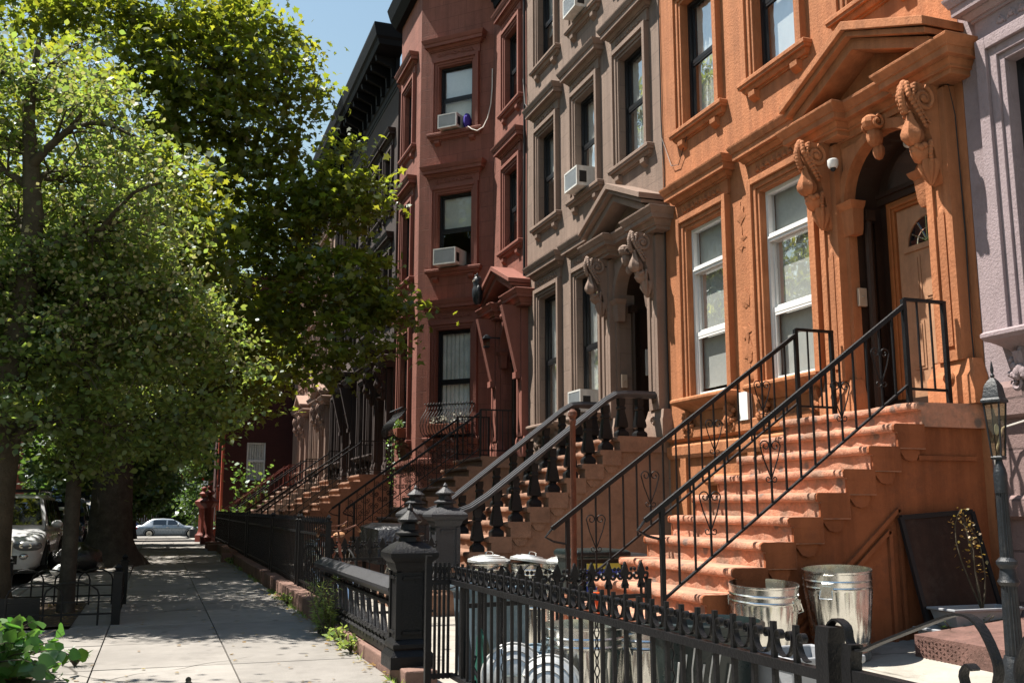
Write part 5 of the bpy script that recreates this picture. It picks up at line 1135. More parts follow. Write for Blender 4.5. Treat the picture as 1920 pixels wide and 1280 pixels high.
# owl decoy
ox, oy, oz = 6.55, 20.95, 5.78
o = empty('owl_decoy', (ox, oy, oz), 'dark owl decoy perched on the hood of the red doorway', 'owl decoy')
m = MB(); m.lathe(ox, oy, [(.06, oz-.02), (.1, oz+.05), (.125, oz+.2), (.12, oz+.34), (.095, oz+.41), (.11, oz+.48), (.105, oz+.56), (.06, oz+.62), (.01, oz+.63)], 14)
for s in (-1, 1): m.ball((ox-.03, oy+s*.07, oz+.63), (.025, .025, .05), 6, 5); m.ball((ox, oy+s*.11, oz+.24), (.07, .04, .17), 8, 6)
m.build('body', M_LAMPI, o, smooth=60)
m = MB()
for s in (-1, 1): m.ball((ox-.09, oy+s*.04, oz+.51), (.02, .028, .028), 8, 5)
m.build('eye', M_PLATE, o)
# air conditioners
def aircon(fr, u, z, label, w=.58, h=.38, pr=.3, back=-.2):
    O, U, N = (Vector(q) for q in fr); base = O+U*u+N*.0; o = empty('air_conditioner', (base.x, base.y, z), label, 'air conditioner', 'window air conditioners')
    m = MB(fr); a, b = u-w/2, u+w/2; m.box(a, b, back, pr, z+.01, z+h)
    for q in ((a, a+.03), (b-.03, b)): m.box(q[0], q[1], pr, pr+.012, z+.01, z+h)
    m.box(a+.03, b-.03, pr, pr+.012, z+h-.03, z+h); m.box(a+.03, b-.03, pr, pr+.012, z+.01, z+.04); m.build('casing', M_ACW, o, smooth=0)
    m = MB(fr); n = 26
    m.box(a+.03, b-.03, pr, pr+.004, z+.04, z+h-.03)
    for i in range(n): zz = z+.045+(h-.085)*i/n; m.box(a+.03, b-.03, pr+.004, pr+.010, zz, zz+.006)
    m.build('grille', M_ACG, o, smooth=0)
    for e, s in ((a-.004, 0), (b, 1)):
        m = MB(fr); m.box(e, e+.004, pr-.18, pr-.04, z+.07, z+.285)
        for i in range(8): m.box(e-.003, e+.007, pr-.17, pr-.05, z+.085+.024*i, z+.097+.024*i)
        m.build('side_vent', M_TRIM, o, smooth=0)
    return o
aircon(FR, 16.08, 6.96, 'white air conditioner in the middle second floor window of the brown house')
aircon(FR, 16.08, 10.41, 'white air conditioner in the top floor window of the brown house')
aircon(FR, 16.02, 2.88, 'white air conditioner in the parlour window left of the brown doorway', .56, .4)
aircon(FA, 1.12, 6.9, 'white air conditioner with dark side gap in the middle bay window of the red house', .6, .4, .34)
aircon(FA, 1.14, 10.32, 'white air conditioner beside purple cloth in the top bay window', .52, .36, .24)
m = MB(FA); m.ball((.72, .0, 10.5), (.1, .12, .2), 12, 8, .12); tag(m.build('cloth_bundle', M_PURP, origin=(6.6, 22.0, 10.32)), 'purple cloth stuffed beside the air conditioner in the top bay window', 'cloth')
# window box guards on the bay
def window_basket(fr, uc, label):
    O, U, N = (Vector(q) for q in fr); b = O+U*uc; o = empty('window_guard', (b.x, b.y, 2.9), label, 'window guard', 'bulging iron window guards'); hw = .62
    m = MB(fr)
    for z, p in ((2.9, .26), (3.62, .1)): m.bar((uc-hw, p, z), (uc+hw, p, z), .02, .02); m.bar((uc-hw, 0, z), (uc-hw, p, z), .02); m.bar((uc+hw, 0, z), (uc+hw, p, z), .02)
    m.build('frame', M_IRON, o, smooth=0)
    for i in range(17):
        u = uc-hw+2*hw*i/16; m = MB(fr); m.tube([(u, .26, 2.88), (u, .40, 2.98), (u, .44, 3.12), (u, .38, 3.3), (u, .2, 3.46), (u, .13, 3.58), (u, .2, 3.66), (u, .25, 3.62)], .009, 5); m.build('bar', M_IRON, o)
    return o
window_basket(FA, 1.04, 'bulging black iron guard over the flower box of the angled bay window'); window_basket(FB, 24.1, 'bulging black iron guard over the flower box on the front of the bay')
for fr, uc, lab in ((FA, 1.04, 'terracotta flower box with small white flowers in the angled bay window'), (FB, 24.1, 'terracotta flower box with trailing ivy on the front of the bay')):
    O, U, N = (Vector(q) for q in fr); b = O+U*uc+N*.2; o = empty('flower_box', (b.x, b.y, 2.9), lab, 'flower box', 'flower boxes')
    m = MB(fr); m.box(uc-.5, uc+.5, .05, .30, 2.92, 3.16); m.build('trough', M_TERRA, o, smooth=0, bevel=.01)
# bicycle
def bicycle(x, y, rz, label):
    o = empty('bicycle', (0, 0, 0), label, 'bicycle')
    for wx in (-.52, .52):
        m = MB(); n = 32; m.rings([[(wx+(.33+.017*math.cos(b))*math.cos(2*math.pi*k/n), .017*math.sin(b), .345+(.33+.017*math.cos(b))*math.sin(2*math.pi*k/n)) for b in [q*math.pi/3 for q in range(6)]] for k in range(n+1)], True, False, False); w_ = m.build('wheel', M_TYRE, o)
        m = MB()
        for k in range(18): a = 2*math.pi*k/18; m.tube([(wx, .02*(1 if k % 2 else -1), .345), (wx+.32*math.cos(a), 0, .345+.32*math.sin(a))], .0022, 3)
        m.tube([(wx, -.05, .345), (wx, .05, .345)], .02, 8); m.build('spokes', M_CHROME, w_)
    A = Vector((-.52,0,.345)); Bt = Vector((-.08,0,.30)); St = Vector((-.20,0,.78)); Hd = Vector((.33,0,.84)); Hl = Vector((.36,0,.72)); Fw = Vector((.52,0,.345))
    m = MB()
    for a, b, r in ((Bt, St, .016), (St, Hd, .016), (Bt, Hl, .019), (A, Bt, .011), (A, St, .011), (Hd, Hl, .02), (Hl, Fw, .013)): m.tube([a, b], r, 8)
    m.build('frame', pmat('rust_red_bike_paint', (.25, .09, .06), .4, bump=.1), o)
    m = MB(); m.tube([St, Vector((-.22,0,.90))], .012, 6); m.ball((-.23, 0, .93), (.14, .075, .035), 12, 6); m.build('saddle', M_TAN, o)
    m = MB(); m.tube([Hd, Vector((.31,0,.98))], .013, 6); m.tube([(.18,-.24,.97), (.28,-.21,1.03), (.36,-.10,1.0), (.33,0,.985), (.36,.10,1.0), (.28,.21,1.03), (.18,.24,.97)], .012, 6)
    h = m.build('handlebar', M_RUST, o)
    for s in (-1, 1): m = MB(); m.tube([(.19,s*.238,.972), (.08,s*.25,.955)], .018, 8); m.build('grip', M_TAN, h)
    m = MB(); m.tube([(-.08,-.05,.30), (-.08,.05,.30)], .05, 12); m.bar((-.08,.06,.30), (0,.06,.16), .02); m.bar((-.08,-.06,.30), (-.16,-.06,.44), .02); m.build('crank', M_CHROME, o)
    m = MB(); m.ball((-.5, 0, .74), (.17, .09, .03), 8, 5); m.build('rack', M_CHROME, o)
    o.location = (x, y, .0); o.rotation_euler = (R(6), 0, R(rz)); return o
bicycle(2.2, 12.3, -100, 'old bicycle with curved tan handlebars parked behind the first picket fence')
bicycle(2.55, 15.6, -70, 'bicycle leaning in deep shade behind the second picket fence')
can('trash_can', 3.4, 14.3, -.15, 'open galvanised trash can in the shaded yard of the brown house, behind the bicycle', .26, .68)
can('trash_can', 2.9, 19.2, -.15, 'galvanised trash can with a lid in the shaded yard of the red house', .26, .68, lid=(.05, .0))
# covered barbecue and dark clutter in the shaded yard
o = empty('covered_table', (4.2, 17, -.15), 'dark tarpaulin covered table in the shaded yard behind the bicycle', 'table')
m = MB(); m.rings([[(3.4, 16.2, .35), (4.9, 16.2, .35), (4.9, 17.9, .35), (3.4, 17.9, .35)], [(3.42, 16.25, .9), (4.88, 16.25, .92), (4.88, 17.85, .9), (3.42, 17.85, .93)], [(3.6, 16.4, .98), (4.7, 16.4, 1.0), (4.7, 17.7, .97), (3.6, 17.7, 1.0)]]); m.build('cover', M_BAG, o, smooth=60)
for a, b in ((3.5, 16.3), (4.8, 16.3), (3.5, 17.8), (4.8, 17.8)): m = MB(); m.box(a-.03, a+.03, b-.03, b+.03, -.15, .5); m.build('leg', M_IRON, o, smooth=0)
# bin bags by the plane tree
for k, (x, y, r, lab) in enumerate(((-1.35, 21.3, .42, 'black bin bag slumped at the base of the plane tree, nearest the post'), (-1.65, 22.2, .36, 'smaller black bin bag behind the first, by the plane tree'))):
    m = MB(); n = 18; rs = []
    for i in range(9):
        t = i/8; rr_ = r*math.sin(math.pi*min(.98, .12+t*.86))**.7*(1 if t < .8 else .6); rs.append([(x+rr_*math.cos(2*math.pi*q/n)*(1+.10*math.sin(q*2.3+i)), y+rr_*1.1*math.sin(2*math.pi*q/n)*(1+.1*math.sin(q*1.7+i*2)), .0+t*r*1.45) for q in range(n)])
    m.rings(rs); simple('bin_bag', m, M_BAG, (x, y, 0), lab, 'bin bag', 'black bin bags', 60)
m = MB(); m.ball((-1.55, 20.3, .12), (.2, .16, .14), 10, 6, .15); simple('plastic_bag', m, M_LIDW, (-1.55, 20.3, 0), 'crumpled pale plastic bag on the ground beside the black sign post', 'plastic bag')
# sign post and far street furniture
o = empty('sign_post', (-1.3, 18.6, 0), 'slim black sign post at the kerb left of the plane tree', 'sign post')
m = MB(); m.lathe(-1.3, 18.6, [(.05, 0), (.05, .08), (.035, .1), (.032, 3.1)], 10); m.build('pole', M_IRON, o)
m = MB(); m.box(-1.45, -1.15, 18.56, 18.57, 2.55, 3.05); m.build('plate', M_GALV, o, smooth=0)
o = empty('sign_post', (2.5, 74, -.7), 'far pole with a red and white sign by the side street', 'sign post')
m = MB(); m.lathe(2.5, 74, [(.3, -.75), (.3, -.2), (.14, 0), (.11, 5.5)], 10); m.build('pole', M_LAMPI, o)
m = MB(); m.box(2.6, 3.3, 73.8, 73.85, 3.2, 3.9); m.build('red_sign', M_RED, o, smooth=0); m = MB(); m.box(2.6, 3.3, 73.8, 73.85, 2.4, 3.15); m.build('white_sign', M_WHITE, o, smooth=0)
# tree guard
def tree_guard(x0, x1, y0, y1, label):
    o = empty('tree_guard', ((x0+x1)/2, (y0+y1)/2, 0), label, 'tree guard')
    def hoop(p, q, n):
        p = Vector(p); q = Vector(q); d = (q-p)/n
        for i in range(n):
            a = p+d*i; m = MB(); w = d*1.5
            pts = [a]+[a+Vector((0,0,.32))]+[a+w*.5-w*.5*math.cos(t)+Vector((0,0,.32+.14*math.sin(t))) for t in [math.pi*k/8 for k in range(1, 8)]]+[a+w+Vector((0,0,.32)), a+w]
            if i < n-1: m.tube(pts, .011, 5); m.build('hoop', M_IRON, o)
        m = MB(); m.bar(p+Vector((0,0,.12)), q+Vector((0,0,.12)), .02); m.bar(p+Vector((0,0,.25)), q+Vector((0,0,.25)), .014); m.build('rail', M_IRON, o, smooth=0)
    hoop((x1, y0, 0), (x1, y1, 0), 8); hoop((x0, y1, 0), (x1, y1, 0), 5); hoop((x0+.3, y0, 0), (x1, y0, 0), 3)
    for x, y in ((x1, y0), (x1, y1), (x0, y1)): post(o, x, y, 0, .55, .045, cap='ball')
    m = MB(); m.box(x0+.0, x0+.6, y0+.3, y0+.34, .0, .28); m.build('board', M_TRIM, o, smooth=0)  # plank coloured black to carry the shade it stands in
tree_guard(-1.75, -.36, 12.0, 14.5, 'low black hooped tree guard around the linden tree pit')
# small bird on the sidewalk
bx, by = .27, 7.45
o = empty('sparrow', (bx, by, 0), 'small dark sparrow standing on the sidewalk flags', 'bird')
m = MB(); m.ball((bx, by, .055), (.03, .045, .03), 10, 6); m.ball((bx, by+.035, .085), (.02, .022, .02), 8, 5); m.prism([(bx-.012, by-.03, .06), (bx+.012, by-.03, .06), (bx+.01, by-.1, .045), (bx-.01, by-.1, .045)], (0, 0, .008)); m.prism([(bx-.005, by+.052, .083), (bx+.005, by+.052, .083), (bx, by+.07, .08)], (0,0,.006)); m.build('body', M_BARK, o, smooth=60)
for s in (-1, 1): m = MB(); m.tube([(bx+s*.012, by, .035), (bx+s*.012, by+.005, 0)], .003, 4); m.build('leg', M_BARK, o)
# ------------------------------------------------------------------ foliage
LEAF_OVAL = np.array([(0,0,0),(.30,.28,.03),(.34,.55,.02),(0,1,-.06),(-.34,.55,.02),(-.30,.28,.03)], float)
LEAF_HEART = np.array([(0,.08,0),(.22,-.02,.03),(.46,.18,.05),(.46,.48,.03),(.24,.8,-.02),(0,1.05,-.1),(-.24,.8,-.02),(-.46,.48,.03),(-.46,.18,.05),(-.22,-.02,.03)], float)
LEAF_PLANE = np.array([(0,0,0),(.42,.02,-.03),(.26,.24,.03),(.56,.42,-.05),(.26,.55,.03),(.17,.66,.02),(0,1,-.08),(-.17,.66,.02),(-.26,.55,.03),(-.56,.42,-.05),(-.26,.24,.03),(-.42,.02,-.03)], float)
LEAF_BLADE = np.array([(-.04,0,0),(.04,0,0),(.03,.5,.03),(0,1,.0),(-.03,.5,.03)], float)
def leaves_mesh(name, pos, shape, size, mat, up=.6, droop=.25, dirs=None):
    n = len(pos); k = len(shape)
    nrm = RNG.normal(size=(n, 3)); nrm /= np.linalg.norm(nrm, axis=1)[:, None]; nrm = nrm*(1-up)+np.array([0, 0, 1])*up*RNG.uniform(.3, 1, (n, 1)); nrm /= np.linalg.norm(nrm, axis=1)[:, None]
    t = RNG.normal(size=(n, 3)) if dirs is None else dirs+RNG.normal(size=(n, 3))*.35
    t[:, 2] -= droop; t -= nrm*(t*nrm).sum(1)[:, None]; t /= np.linalg.norm(t, axis=1)[:, None]; b = np.cross(t, nrm)
    s = size*RNG.uniform(.5, 1.4, n)
    V = pos[:, None, :]+s[:, None, None]*(b[:, None, :]*shape[None, :, 0:1]+t[:, None, :]*shape[None, :, 1:2]+nrm[:, None, :]*shape[None, :, 2:3])
    me = bpy.data.meshes.new(name); me.vertices.add(n*k); me.vertices.foreach_set('co', V.reshape(-1))
    me.loops.add(n*k); me.loops.foreach_set('vertex_index', np.arange(n*k, dtype=np.int32))
    me.polygons.add(n); me.polygons.foreach_set('loop_start', np.arange(0, n*k, k, dtype=np.int32)); me.polygons.foreach_set('loop_total', np.full(n, k, np.int32))
    me.update(calc_edges=True); me.materials.append(mat); return me
def clumps(lobes, per_lobe, per_clump, sig, flat=.6, shell_=.55):
    """leaf positions: sprays scattered through each lobe, more of them towards its skin"""
    out = []; cl = []
    for c, r in lobes:
        r = np.array(r if isinstance(r, (tuple, list)) else (r, r, r*.8)); n = max(3, int(per_lobe*(r[0]*r[1]*r[2])**(2/3)))
        d = RNG.normal(size=(n, 3)); d /= np.linalg.norm(d, axis=1)[:, None]
        rad = shell_+(1-shell_)*RNG.uniform(0, 1, n)**.8; rad[RNG.uniform(0, 1, n) < .3] *= .55
        cc = np.array(c)+d*rad[:, None]*r*RNG.uniform(.85, 1.12, (n, 1)); cl.append(cc)
        m = RNG.integers(int(per_clump*.6), int(per_clump*1.4), n)
        rep = np.repeat(cc, m, axis=0); out.append(rep+RNG.normal(size=rep.shape)*np.array([sig, sig, sig*flat])*RNG.uniform(.6, 1.3, (len(rep), 1)))
    return np.concatenate(out), cl
def limb(m, p, q, r0, r1, sag=.1, n=6):
    p = Vector(p); q = Vector(q); L = (q-p).length; pts = []; o1 = Vector((random.uniform(-1,1), random.uniform(-1,1), random.uniform(-.2,1)))*L*.10
    for i in range(n+1):
        t = i/n; w = math.sin(math.pi*t); pts.append(p.lerp(q, t)+o1*w+Vector((0, 0, sag*L*w))+Vector((random.uniform(-1,1), random.uniform(-1,1), random.uniform(-1,1)))*L*.015*w)
    m.tube(pts, [r0+(r1-r0)*(i/n)**.8 for i in range(n+1)], 7 if r0 > .03 else 4); return pts
def tree(name, label, trunk, lobes, bark, lmat, shape, size, per_lobe, per_clump, sig, group=None, flat=.5, flare=1.5, extra=None, sides=14, limb_r=.05, up=.6):
    base = trunk[0][0]; o = empty(name, tuple(base), label, 'tree', group)
    m = MB(); pts = [Vector(p) for p, _ in trunk]; rad = [r for _, r in trunk]; P = []; Rr = []
    for i in range(len(pts)-1):
        for j in range(4):
            t = j/4; P.append(pts[i].lerp(pts[i+1], t)); Rr.append(rad[i]+(rad[i+1]-rad[i])*t)
    P.append(pts[-1]); Rr.append(rad[-1]); rs = []
    for i, p in enumerate(P):
        f = 1+(flare-1)*max(0, 1-(p.z-P[0].z)/.7)**2; ph = i*.15
        rs.append([(p.x+Rr[i]*f*(1+.07*math.sin(3*a+ph)+.05*math.sin(7*a+ph*3)+.10*(f-1)*math.sin(5*a))*math.cos(a), p.y+Rr[i]*f*(1+.07*math.sin(3*a+ph)+.05*math.sin(7*a+ph*3))*math.sin(a), p.z-(.05 if i == 0 else 0)) for a in [2*math.pi*k/sides for k in range(sides)]])
    m.rings(rs); nodes = [(p, r) for p, r in zip(P, Rr) if p.z-P[0].z > 1.6] or [(P[-1], Rr[-1])]
    pos, cl = clumps(lobes, per_lobe, per_clump, sig, flat)
    order = sorted(range(len(lobes)), key=lambda i: (Vector(lobes[i][0])-nodes[-1][0]).length)
    for i in order:
        c = Vector(lobes[i][0])
        best = min(nodes, key=lambda q: (q[0]-c).length+max(0, q[0].z-c.z+.3)*1.2)
        L = (best[0]-c).length; r0 = min(best[1]*.75, limb_r*(.6+.35*L)); pp = limb(m, best[0], c, r0, r0*.3, .08)
        nodes += [(q, r0*(1-.6*k/len(pp))) for k, q in enumerate(pp[2:])]
        cc = cl[i]
        for k in range(0, len(cc), max(1, len(cc)//10)): limb(m, pp[random.choice((2, 3, 4, 5))], cc[k], r0*.28, .005, .05, 4)
    m.build('trunk', bark, o, smooth=60)
    off = np.array(base); me = leaves_mesh('crown', pos-off, shape, size, lmat, up); cr = bpy.data.objects.new('crown', me); COL.objects.link(cr); cr.parent = o
    if extra:
        mt, frac, shp, sz, zmin = extra; q = pos[(pos[:, 2] > zmin) & (RNG.uniform(0, 1, len(pos)) < frac)]
        me = leaves_mesh('blossom', q+RNG.normal(size=q.shape)*.04-off, shp, sz, mt, .2, .8); b = bpy.data.objects.new('blossom', me); COL.objects.link(b); b.parent = o
    return o, len(pos)
def lob(px, py, Y, rpx, fl=.85):
    p = at(px, py, Y); f = (p-C_P).dot(C_F); r = rpx*f/F_PX; return (tuple(p), (r, r, r*fl))
# street tree in the near pit: linden
rq = random.Random(9)
shade = [((rq.uniform(-3.0, -.4), rq.uniform(13.2, 18.0), rq.uniform(2.9, 5.8)), (.9, .9, .7)) for _ in range(36)]  # extra crown lobes added to cast shade on the sidewalk
shade = [q for q in shade if not (q[0][0]+.408*q[0][2] > .9 and q[0][1]-.286*q[0][2] < 12.0)]  # added lobes dropped where their shadow would cover the sunny strip
lind = [lob(*q) for q in ((70,150,12.6,105),(170,230,12.2,100),(20,260,13.2,110),(120,330,13.4,115),(270,285,12.0,85),(330,335,11.6,60),(30,410,13.6,120),(190,430,12.4,115),(310,420,12.2,75),(90,540,13.2,120),(230,560,12.6,115),(340,560,12.4,85),(20,640,13.0,100),(150,670,12.6,115),(290,680,12.6,105),(390,640,12.6,75),(430,700,12.8,55),(90,790,12.6,95),(210,800,12.8,100),(330,790,13.0,85),(415,770,12.6,55),(-60,300,13,130),(-60,520,13,130),(-50,120,13,110),(130,120,13.2,70),
   (245,840,13.6,50),(150,880,13.4,50),(370,845,13.2,50),(-10,760,12.2,70))]
tw, nleaf = tree('linden_tree', 'pale flowering linden with a stout leaning trunk, beside the hooped tree guard', [((-1.80, 13.05, 0), .235), ((-1.80, 13.05, 1.2), .205), ((-1.74, 13.0, 2.4), .185), ((-1.66, 12.95, 3.6), .15), ((-1.60, 12.9, 4.7), .11), ((-1.75, 12.9, 6.0), .07), ((-1.7, 12.9, 7.0), .03)],
     lind+[q for q in lind if q[0][2] < 4.2]+shade, M_BARK, M_LIND, LEAF_OVAL, .076, 32, 50, .19, flat=.38, extra=(M_BRACT, .40, LEAF_OVAL, .055, 3.0), limb_r=.075)
print('linden leaves', nleaf)
# the tree of the next pit, whose shade falls across the flags at the bottom
ol = [((rr_[0], rr_[1], rr_[2]), (.85, .85, .6)) for rr_ in [(random.uniform(-4.2, -1.95), random.uniform(7.4, 10.0), random.uniform(5.2, 8.4)) for _ in range(15)]]
tree('linden_tree', 'linden in the shrub pit whose crown throws shade across the sidewalk flags', [((-1.9, 7.3, 0), .2), ((-1.95, 7.3, 2.5), .17), ((-2.2, 7.8, 4.5), .13), ((-2.6, 8.5, 6.5), .07)], ol, M_BARK, M_LIND, LEAF_OVAL, .085, 36, 40, .18, limb_r=.045)
# slim tree inside the guard
sl2 = [lob(*q) for q in ((120,830,13.6,60),(180,850,13.8,45),(95,870,13.5,45),(230,835,14,50))]
tree('young_tree', 'slim straight young trunk inside the hooped tree guard', [((-.98, 13.55, 0), .095), ((-.99, 13.55, 1.5), .088), ((-.97, 13.55, 2.6), .07), ((-.8, 13.5, 4.2), .04)], sl2, M_BARKP, M_LIND, LEAF_OVAL, .085, 34, 26, .15, flare=1.15, limb_r=.03)
# London plane
pl = [lob(*q) for q in ((470,40,23,80),(400,60,22,85),(320,40,22,90),(240,20,22,90),(150,30,23,95),(60,10,24,100),(510,110,23,75),(560,140,22.6,50),(440,140,22,95),(350,150,22,95),(260,130,22,80),(500,200,22.5,80),(420,240,22,95),(330,230,22,80),(545,245,22,48),(480,300,22.5,85),(590,165,22,26),(560,90,23,36),(400,340,22.5,80),
   (470,390,23,75),(400,450,23,80),(540,370,22,55),
   (640,270,21.5,38),(610,340,21.5,65),(670,345,21.5,60),(560,410,22,70),(640,400,21.5,70),(700,380,21,36),(520,480,22.5,80),(580,520,21.5,80),(660,500,21,65),(620,590,21,75),(690,560,20.5,62),(735,590,20.5,45),(545,590,22,80),(470,560,23,85),(650,660,20.5,58),(710,630,20,40),(580,665,21.5,60),(480,660,23.5,85),(420,560,24,80),(440,760,25,70),(640,720,20.8,28),(760,575,20.2,22),(700,500,20.8,36))]
rq = random.Random(4)
for i in range(34): q = (rq.uniform(-4.6, .3), rq.uniform(17.5, 33), rq.uniform(4.6, 9)); pl.append((q, (1.35, 1.35, .95)))  # crown lobes added over the street to shade the sidewalk
for i in range(12): q = (rq.uniform(-1.5, 2.6), rq.uniform(25, 33), rq.uniform(4.6, 8.5)); pl.append((q, (1.3, 1.3, .95)))
pl = pl[:45]+[q for q in pl[45:] if not (-4.6 < q[0][0]+.408*q[0][2] < -1.9 and 19 < q[0][1]-.286*q[0][2] < 24.5)]  # lobes shadowing the parked SUV left out so sunlight reaches it
_, nleaf = tree('plane_tree', 'big plane tree with a thick flared trunk and branches reaching over the sidewalk', [((-.95, 24.2, 0), .50), ((-.98, 24.2, 1.2), .43), ((-1.0, 24.2, 2.8), .40), ((-.9, 24.1, 4.8), .36), ((-.6, 23.8, 7), .27), ((-.3, 23.4, 9.5), .18), ((-.1, 23.2, 12), .09)],
     pl, M_BARKP, M_PLANE, LEAF_PLANE, .155, 27, 34, .29, flat=.45, flare=1.7, limb_r=.065, sides=20)
print('plane leaves', nleaf)
# trees behind them along the street
def street_tree(x, y, h, r, label, n=14, name='street_tree', mat=M_BACKT, dense=34, lo=2.2, group='street trees further along', size=.26, seed=0):
    rr = random.Random(seed or int(y*10)); b = gz(y); lobes = []
    for i in range(n):
        a = rr.uniform(0, 6.28); t = rr.random()**.6; z = b+lo+(h-lo)*rr.random(); w = r*(1-.45*abs((z-b-lo)/(h-lo)-.4)*1.6)
        lobes.append(((x+w*t*math.cos(a), y+w*t*math.sin(a), z), r*rr.uniform(.32, .5)))
    return tree(name, label, [((x, y, b), .22), ((x, y, b+1.6), .19), ((x+.1, y, b+3.5), .16), ((x+.1, y+.1, b+h*.6), .1)], lobes, M_BARKP, mat, LEAF_OVAL, size, dense, 22, .32, group=group, limb_r=.05)
street_tree(-1.4, 35, 9.5, 3.6, 'dark street tree behind the plane trunk, second along the kerb', 20)
street_tree(-1.3, 46, 9, 3.6, 'dark street tree far along the kerb, before the side street', 18)
street_tree(-1.2, 57, 8.5, 3.4, 'last dark street tree on this side before the side street', 16)
street_tree(4.6, 68, 9, 3.6, 'bushy tree over the far sidewalk beside the shaded brick building', 18, lo=1.0)
street_tree(-12.3, 22, 14.5, 4.6, 'tall tree on the opposite sidewalk behind the linden', 20)
street_tree(-12.3, 34, 14.5, 4.6, 'tall tree on the opposite sidewalk behind the parked cars', 20)
street_tree(-12.3, 48, 13.5, 4.4, 'tall tree on the opposite sidewalk, far down the street', 18)
street_tree(-12.3, 11, 14.5, 4.6, 'tall tree on the opposite sidewalk, before the one behind the linden', 16)
street_tree(1.5, 95.5, 9, 4.2, 'tree beyond the far side street behind the grey sedan', 18, lo=1.5)
street_tree(-8, 95.5, 10, 4.5, 'tree beyond the far side street at the left', 18, lo=1.5)
# near bush in the lower left corner
def shrub(name, label, stems, size, shape, mat, per=10, cat='shrub', group=None):
    base = stems[0][0]; o = empty(name, base, label, cat, group); m = MB(); pos = []; dr = []
    for p, q in stems:
        pts = limb(m, p, q, .008, .003, .1, 6)
        for k in range(per):
            t = .25+.75*k/(per-1); i = min(int(t*6), 5); c = pts[i].lerp(pts[i+1], t*6-i); a = random.uniform(0, 6.28); d = Vector((math.cos(a), math.sin(a), .3)); pos.append(c+d*.03); dr.append(d)
    m.build('stem', M_BARK, o); me = leaves_mesh('foliage', np.array([tuple(v) for v in pos])-np.array(base), shape, size, mat, .55, .3, np.array([tuple(v) for v in dr])); f = bpy.data.objects.new('foliage', me); COL.objects.link(f); f.parent = o
bc = Vector((-1.35, 8.3, 0)); st = []
for i in range(110):
    a = random.uniform(0, 6.28); r = random.uniform(.1, .72); st.append(((bc.x+.12*math.cos(a), bc.y+.12*math.sin(a), .02), (bc.x+r*math.cos(a)*1.0, bc.y+r*math.sin(a), random.uniform(.06, .50)-(r*.18))))
st += [((bc.x+.2, bc.y, .02), tuple(at(*q))) for q in ((125,1225,8.0),(145,1232,8.1),(110,1200,8.2),(95,1262,7.8),(60,1165,8.4),(115,1275,7.9),(20,1180,8.3),(105,1180,8.5))]
shrub('leafy_shrub', 'bright green heart leaved shrub growing low beside the sidewalk, in front of the linden', st, .095, LEAF_HEART, M_SHRUB, 11)
# weeds at the foot of the balustrade
st = []
for i in range(80):
    a = random.uniform(0, 6.28); h = random.choice((.18, .25, .3, .5)); st.append(((1.66+random.uniform(-.05,.05), 10.35+random.uniform(-.22,.22), 0), (1.62+.14*math.cos(a)*h*2, 10.35+.3*math.sin(a)*h*2, h*random.uniform(.7,1.15))))
shrub('weed_clump', 'feathery light green weed growing at the foot of the cast iron balustrade', st, .05, LEAF_BLADE*np.array([1.6,1,1]), M_WEED, 22, 'weed')
for k, (y, lab) in enumerate(((9.55, 'low weed tuft between the feathery weed and the gate post'), (9.05, 'small broad leaved weed nearest the cast iron gate post'), (13.6, 'little weed at the coping by the bicycle'), (24.2, 'small leafy weed by the far stone step'))):
    st = [((1.68, y, 0), (1.66+random.uniform(-.12,.08), y+random.uniform(-.2,.2), random.uniform(.05,.16))) for _ in range(12)]
    shrub('weed_clump', lab, st, .045, LEAF_OVAL, M_WEED, 7, 'weed')
st = [((-.55, 9.0, .0), (-.55+random.uniform(-.09,.09), 9.0+random.uniform(-.1,.1), random.uniform(.06,.16))) for _ in range(16)]
shrub('weed_clump', 'dark little grass tuft on the sidewalk edge beside the shrub', st, .04, LEAF_BLADE*np.array([2.5,1,1]), M_SHRUB, 9, 'weed')
# dry stalk in the planter, weeds below it
st = [((6.55, 6.78, .4), (6.42+random.uniform(-.015,.015), 6.8+random.uniform(-.02,.02), random.uniform(1.1, 1.32))) for _ in range(4)]
shrub('dry_plant', 'tall dry yellow stalk standing in the long grey planter', st, .03, LEAF_OVAL, M_DRY, 26, 'plant')
st = [((6.2, 6.62, .1), (6.0+random.uniform(-.25,.9), 6.6+random.uniform(-.05,.05), random.uniform(.12, .4))) for _ in range(16)]
shrub('weed_clump', 'dark scraggly weeds around the grey planters', st, .035, LEAF_BLADE*np.array([2,1,1]), M_BACKT, 9, 'weed')
# window box flowers and ivy
for fr, uc, lab, ivy in ((FA, 1.04, 'small white flowers in the terracotta box of the angled bay window', 0), (FB, 24.1, 'trailing ivy hanging from the flower box on the front of the bay', 1)):
    O, U, N = (Vector(q) for q in fr); st = []
    for i in range(26):
        u = uc+random.uniform(-.48, .48); p = O+U*u+N*.18; st.append(((p.x, p.y, 3.14), tuple(p+N*random.uniform(-.05,.12)+Vector((0,0,3.16+random.uniform(.05,.2))))))
    if ivy:
        for i in range(7): u = uc+random.uniform(-.45, -.1); p = O+U*u+N*.28; q = p+Vector((0,0,3.1-random.uniform(.5,2.0))); st.append(((p.x, p.y, 3.12), tuple(q+N*.06)))
    shrub('ivy_plant' if ivy else 'window_flowers', lab, st, .06, LEAF_OVAL, M_IVY if ivy else M_FLOW, 16 if ivy else 4, 'plant')
st = [((4.1+random.uniform(-.2,.2), 47.5, -.2), (4.1+random.uniform(-.9,.9), 47.5+random.uniform(-.5,.5), random.uniform(.8, 3.4))) for _ in range(26)]
shrub('leafy_shrub', 'tall light green shrub against the shaded brick building', st, .22, LEAF_OVAL, M_IVY, 12)
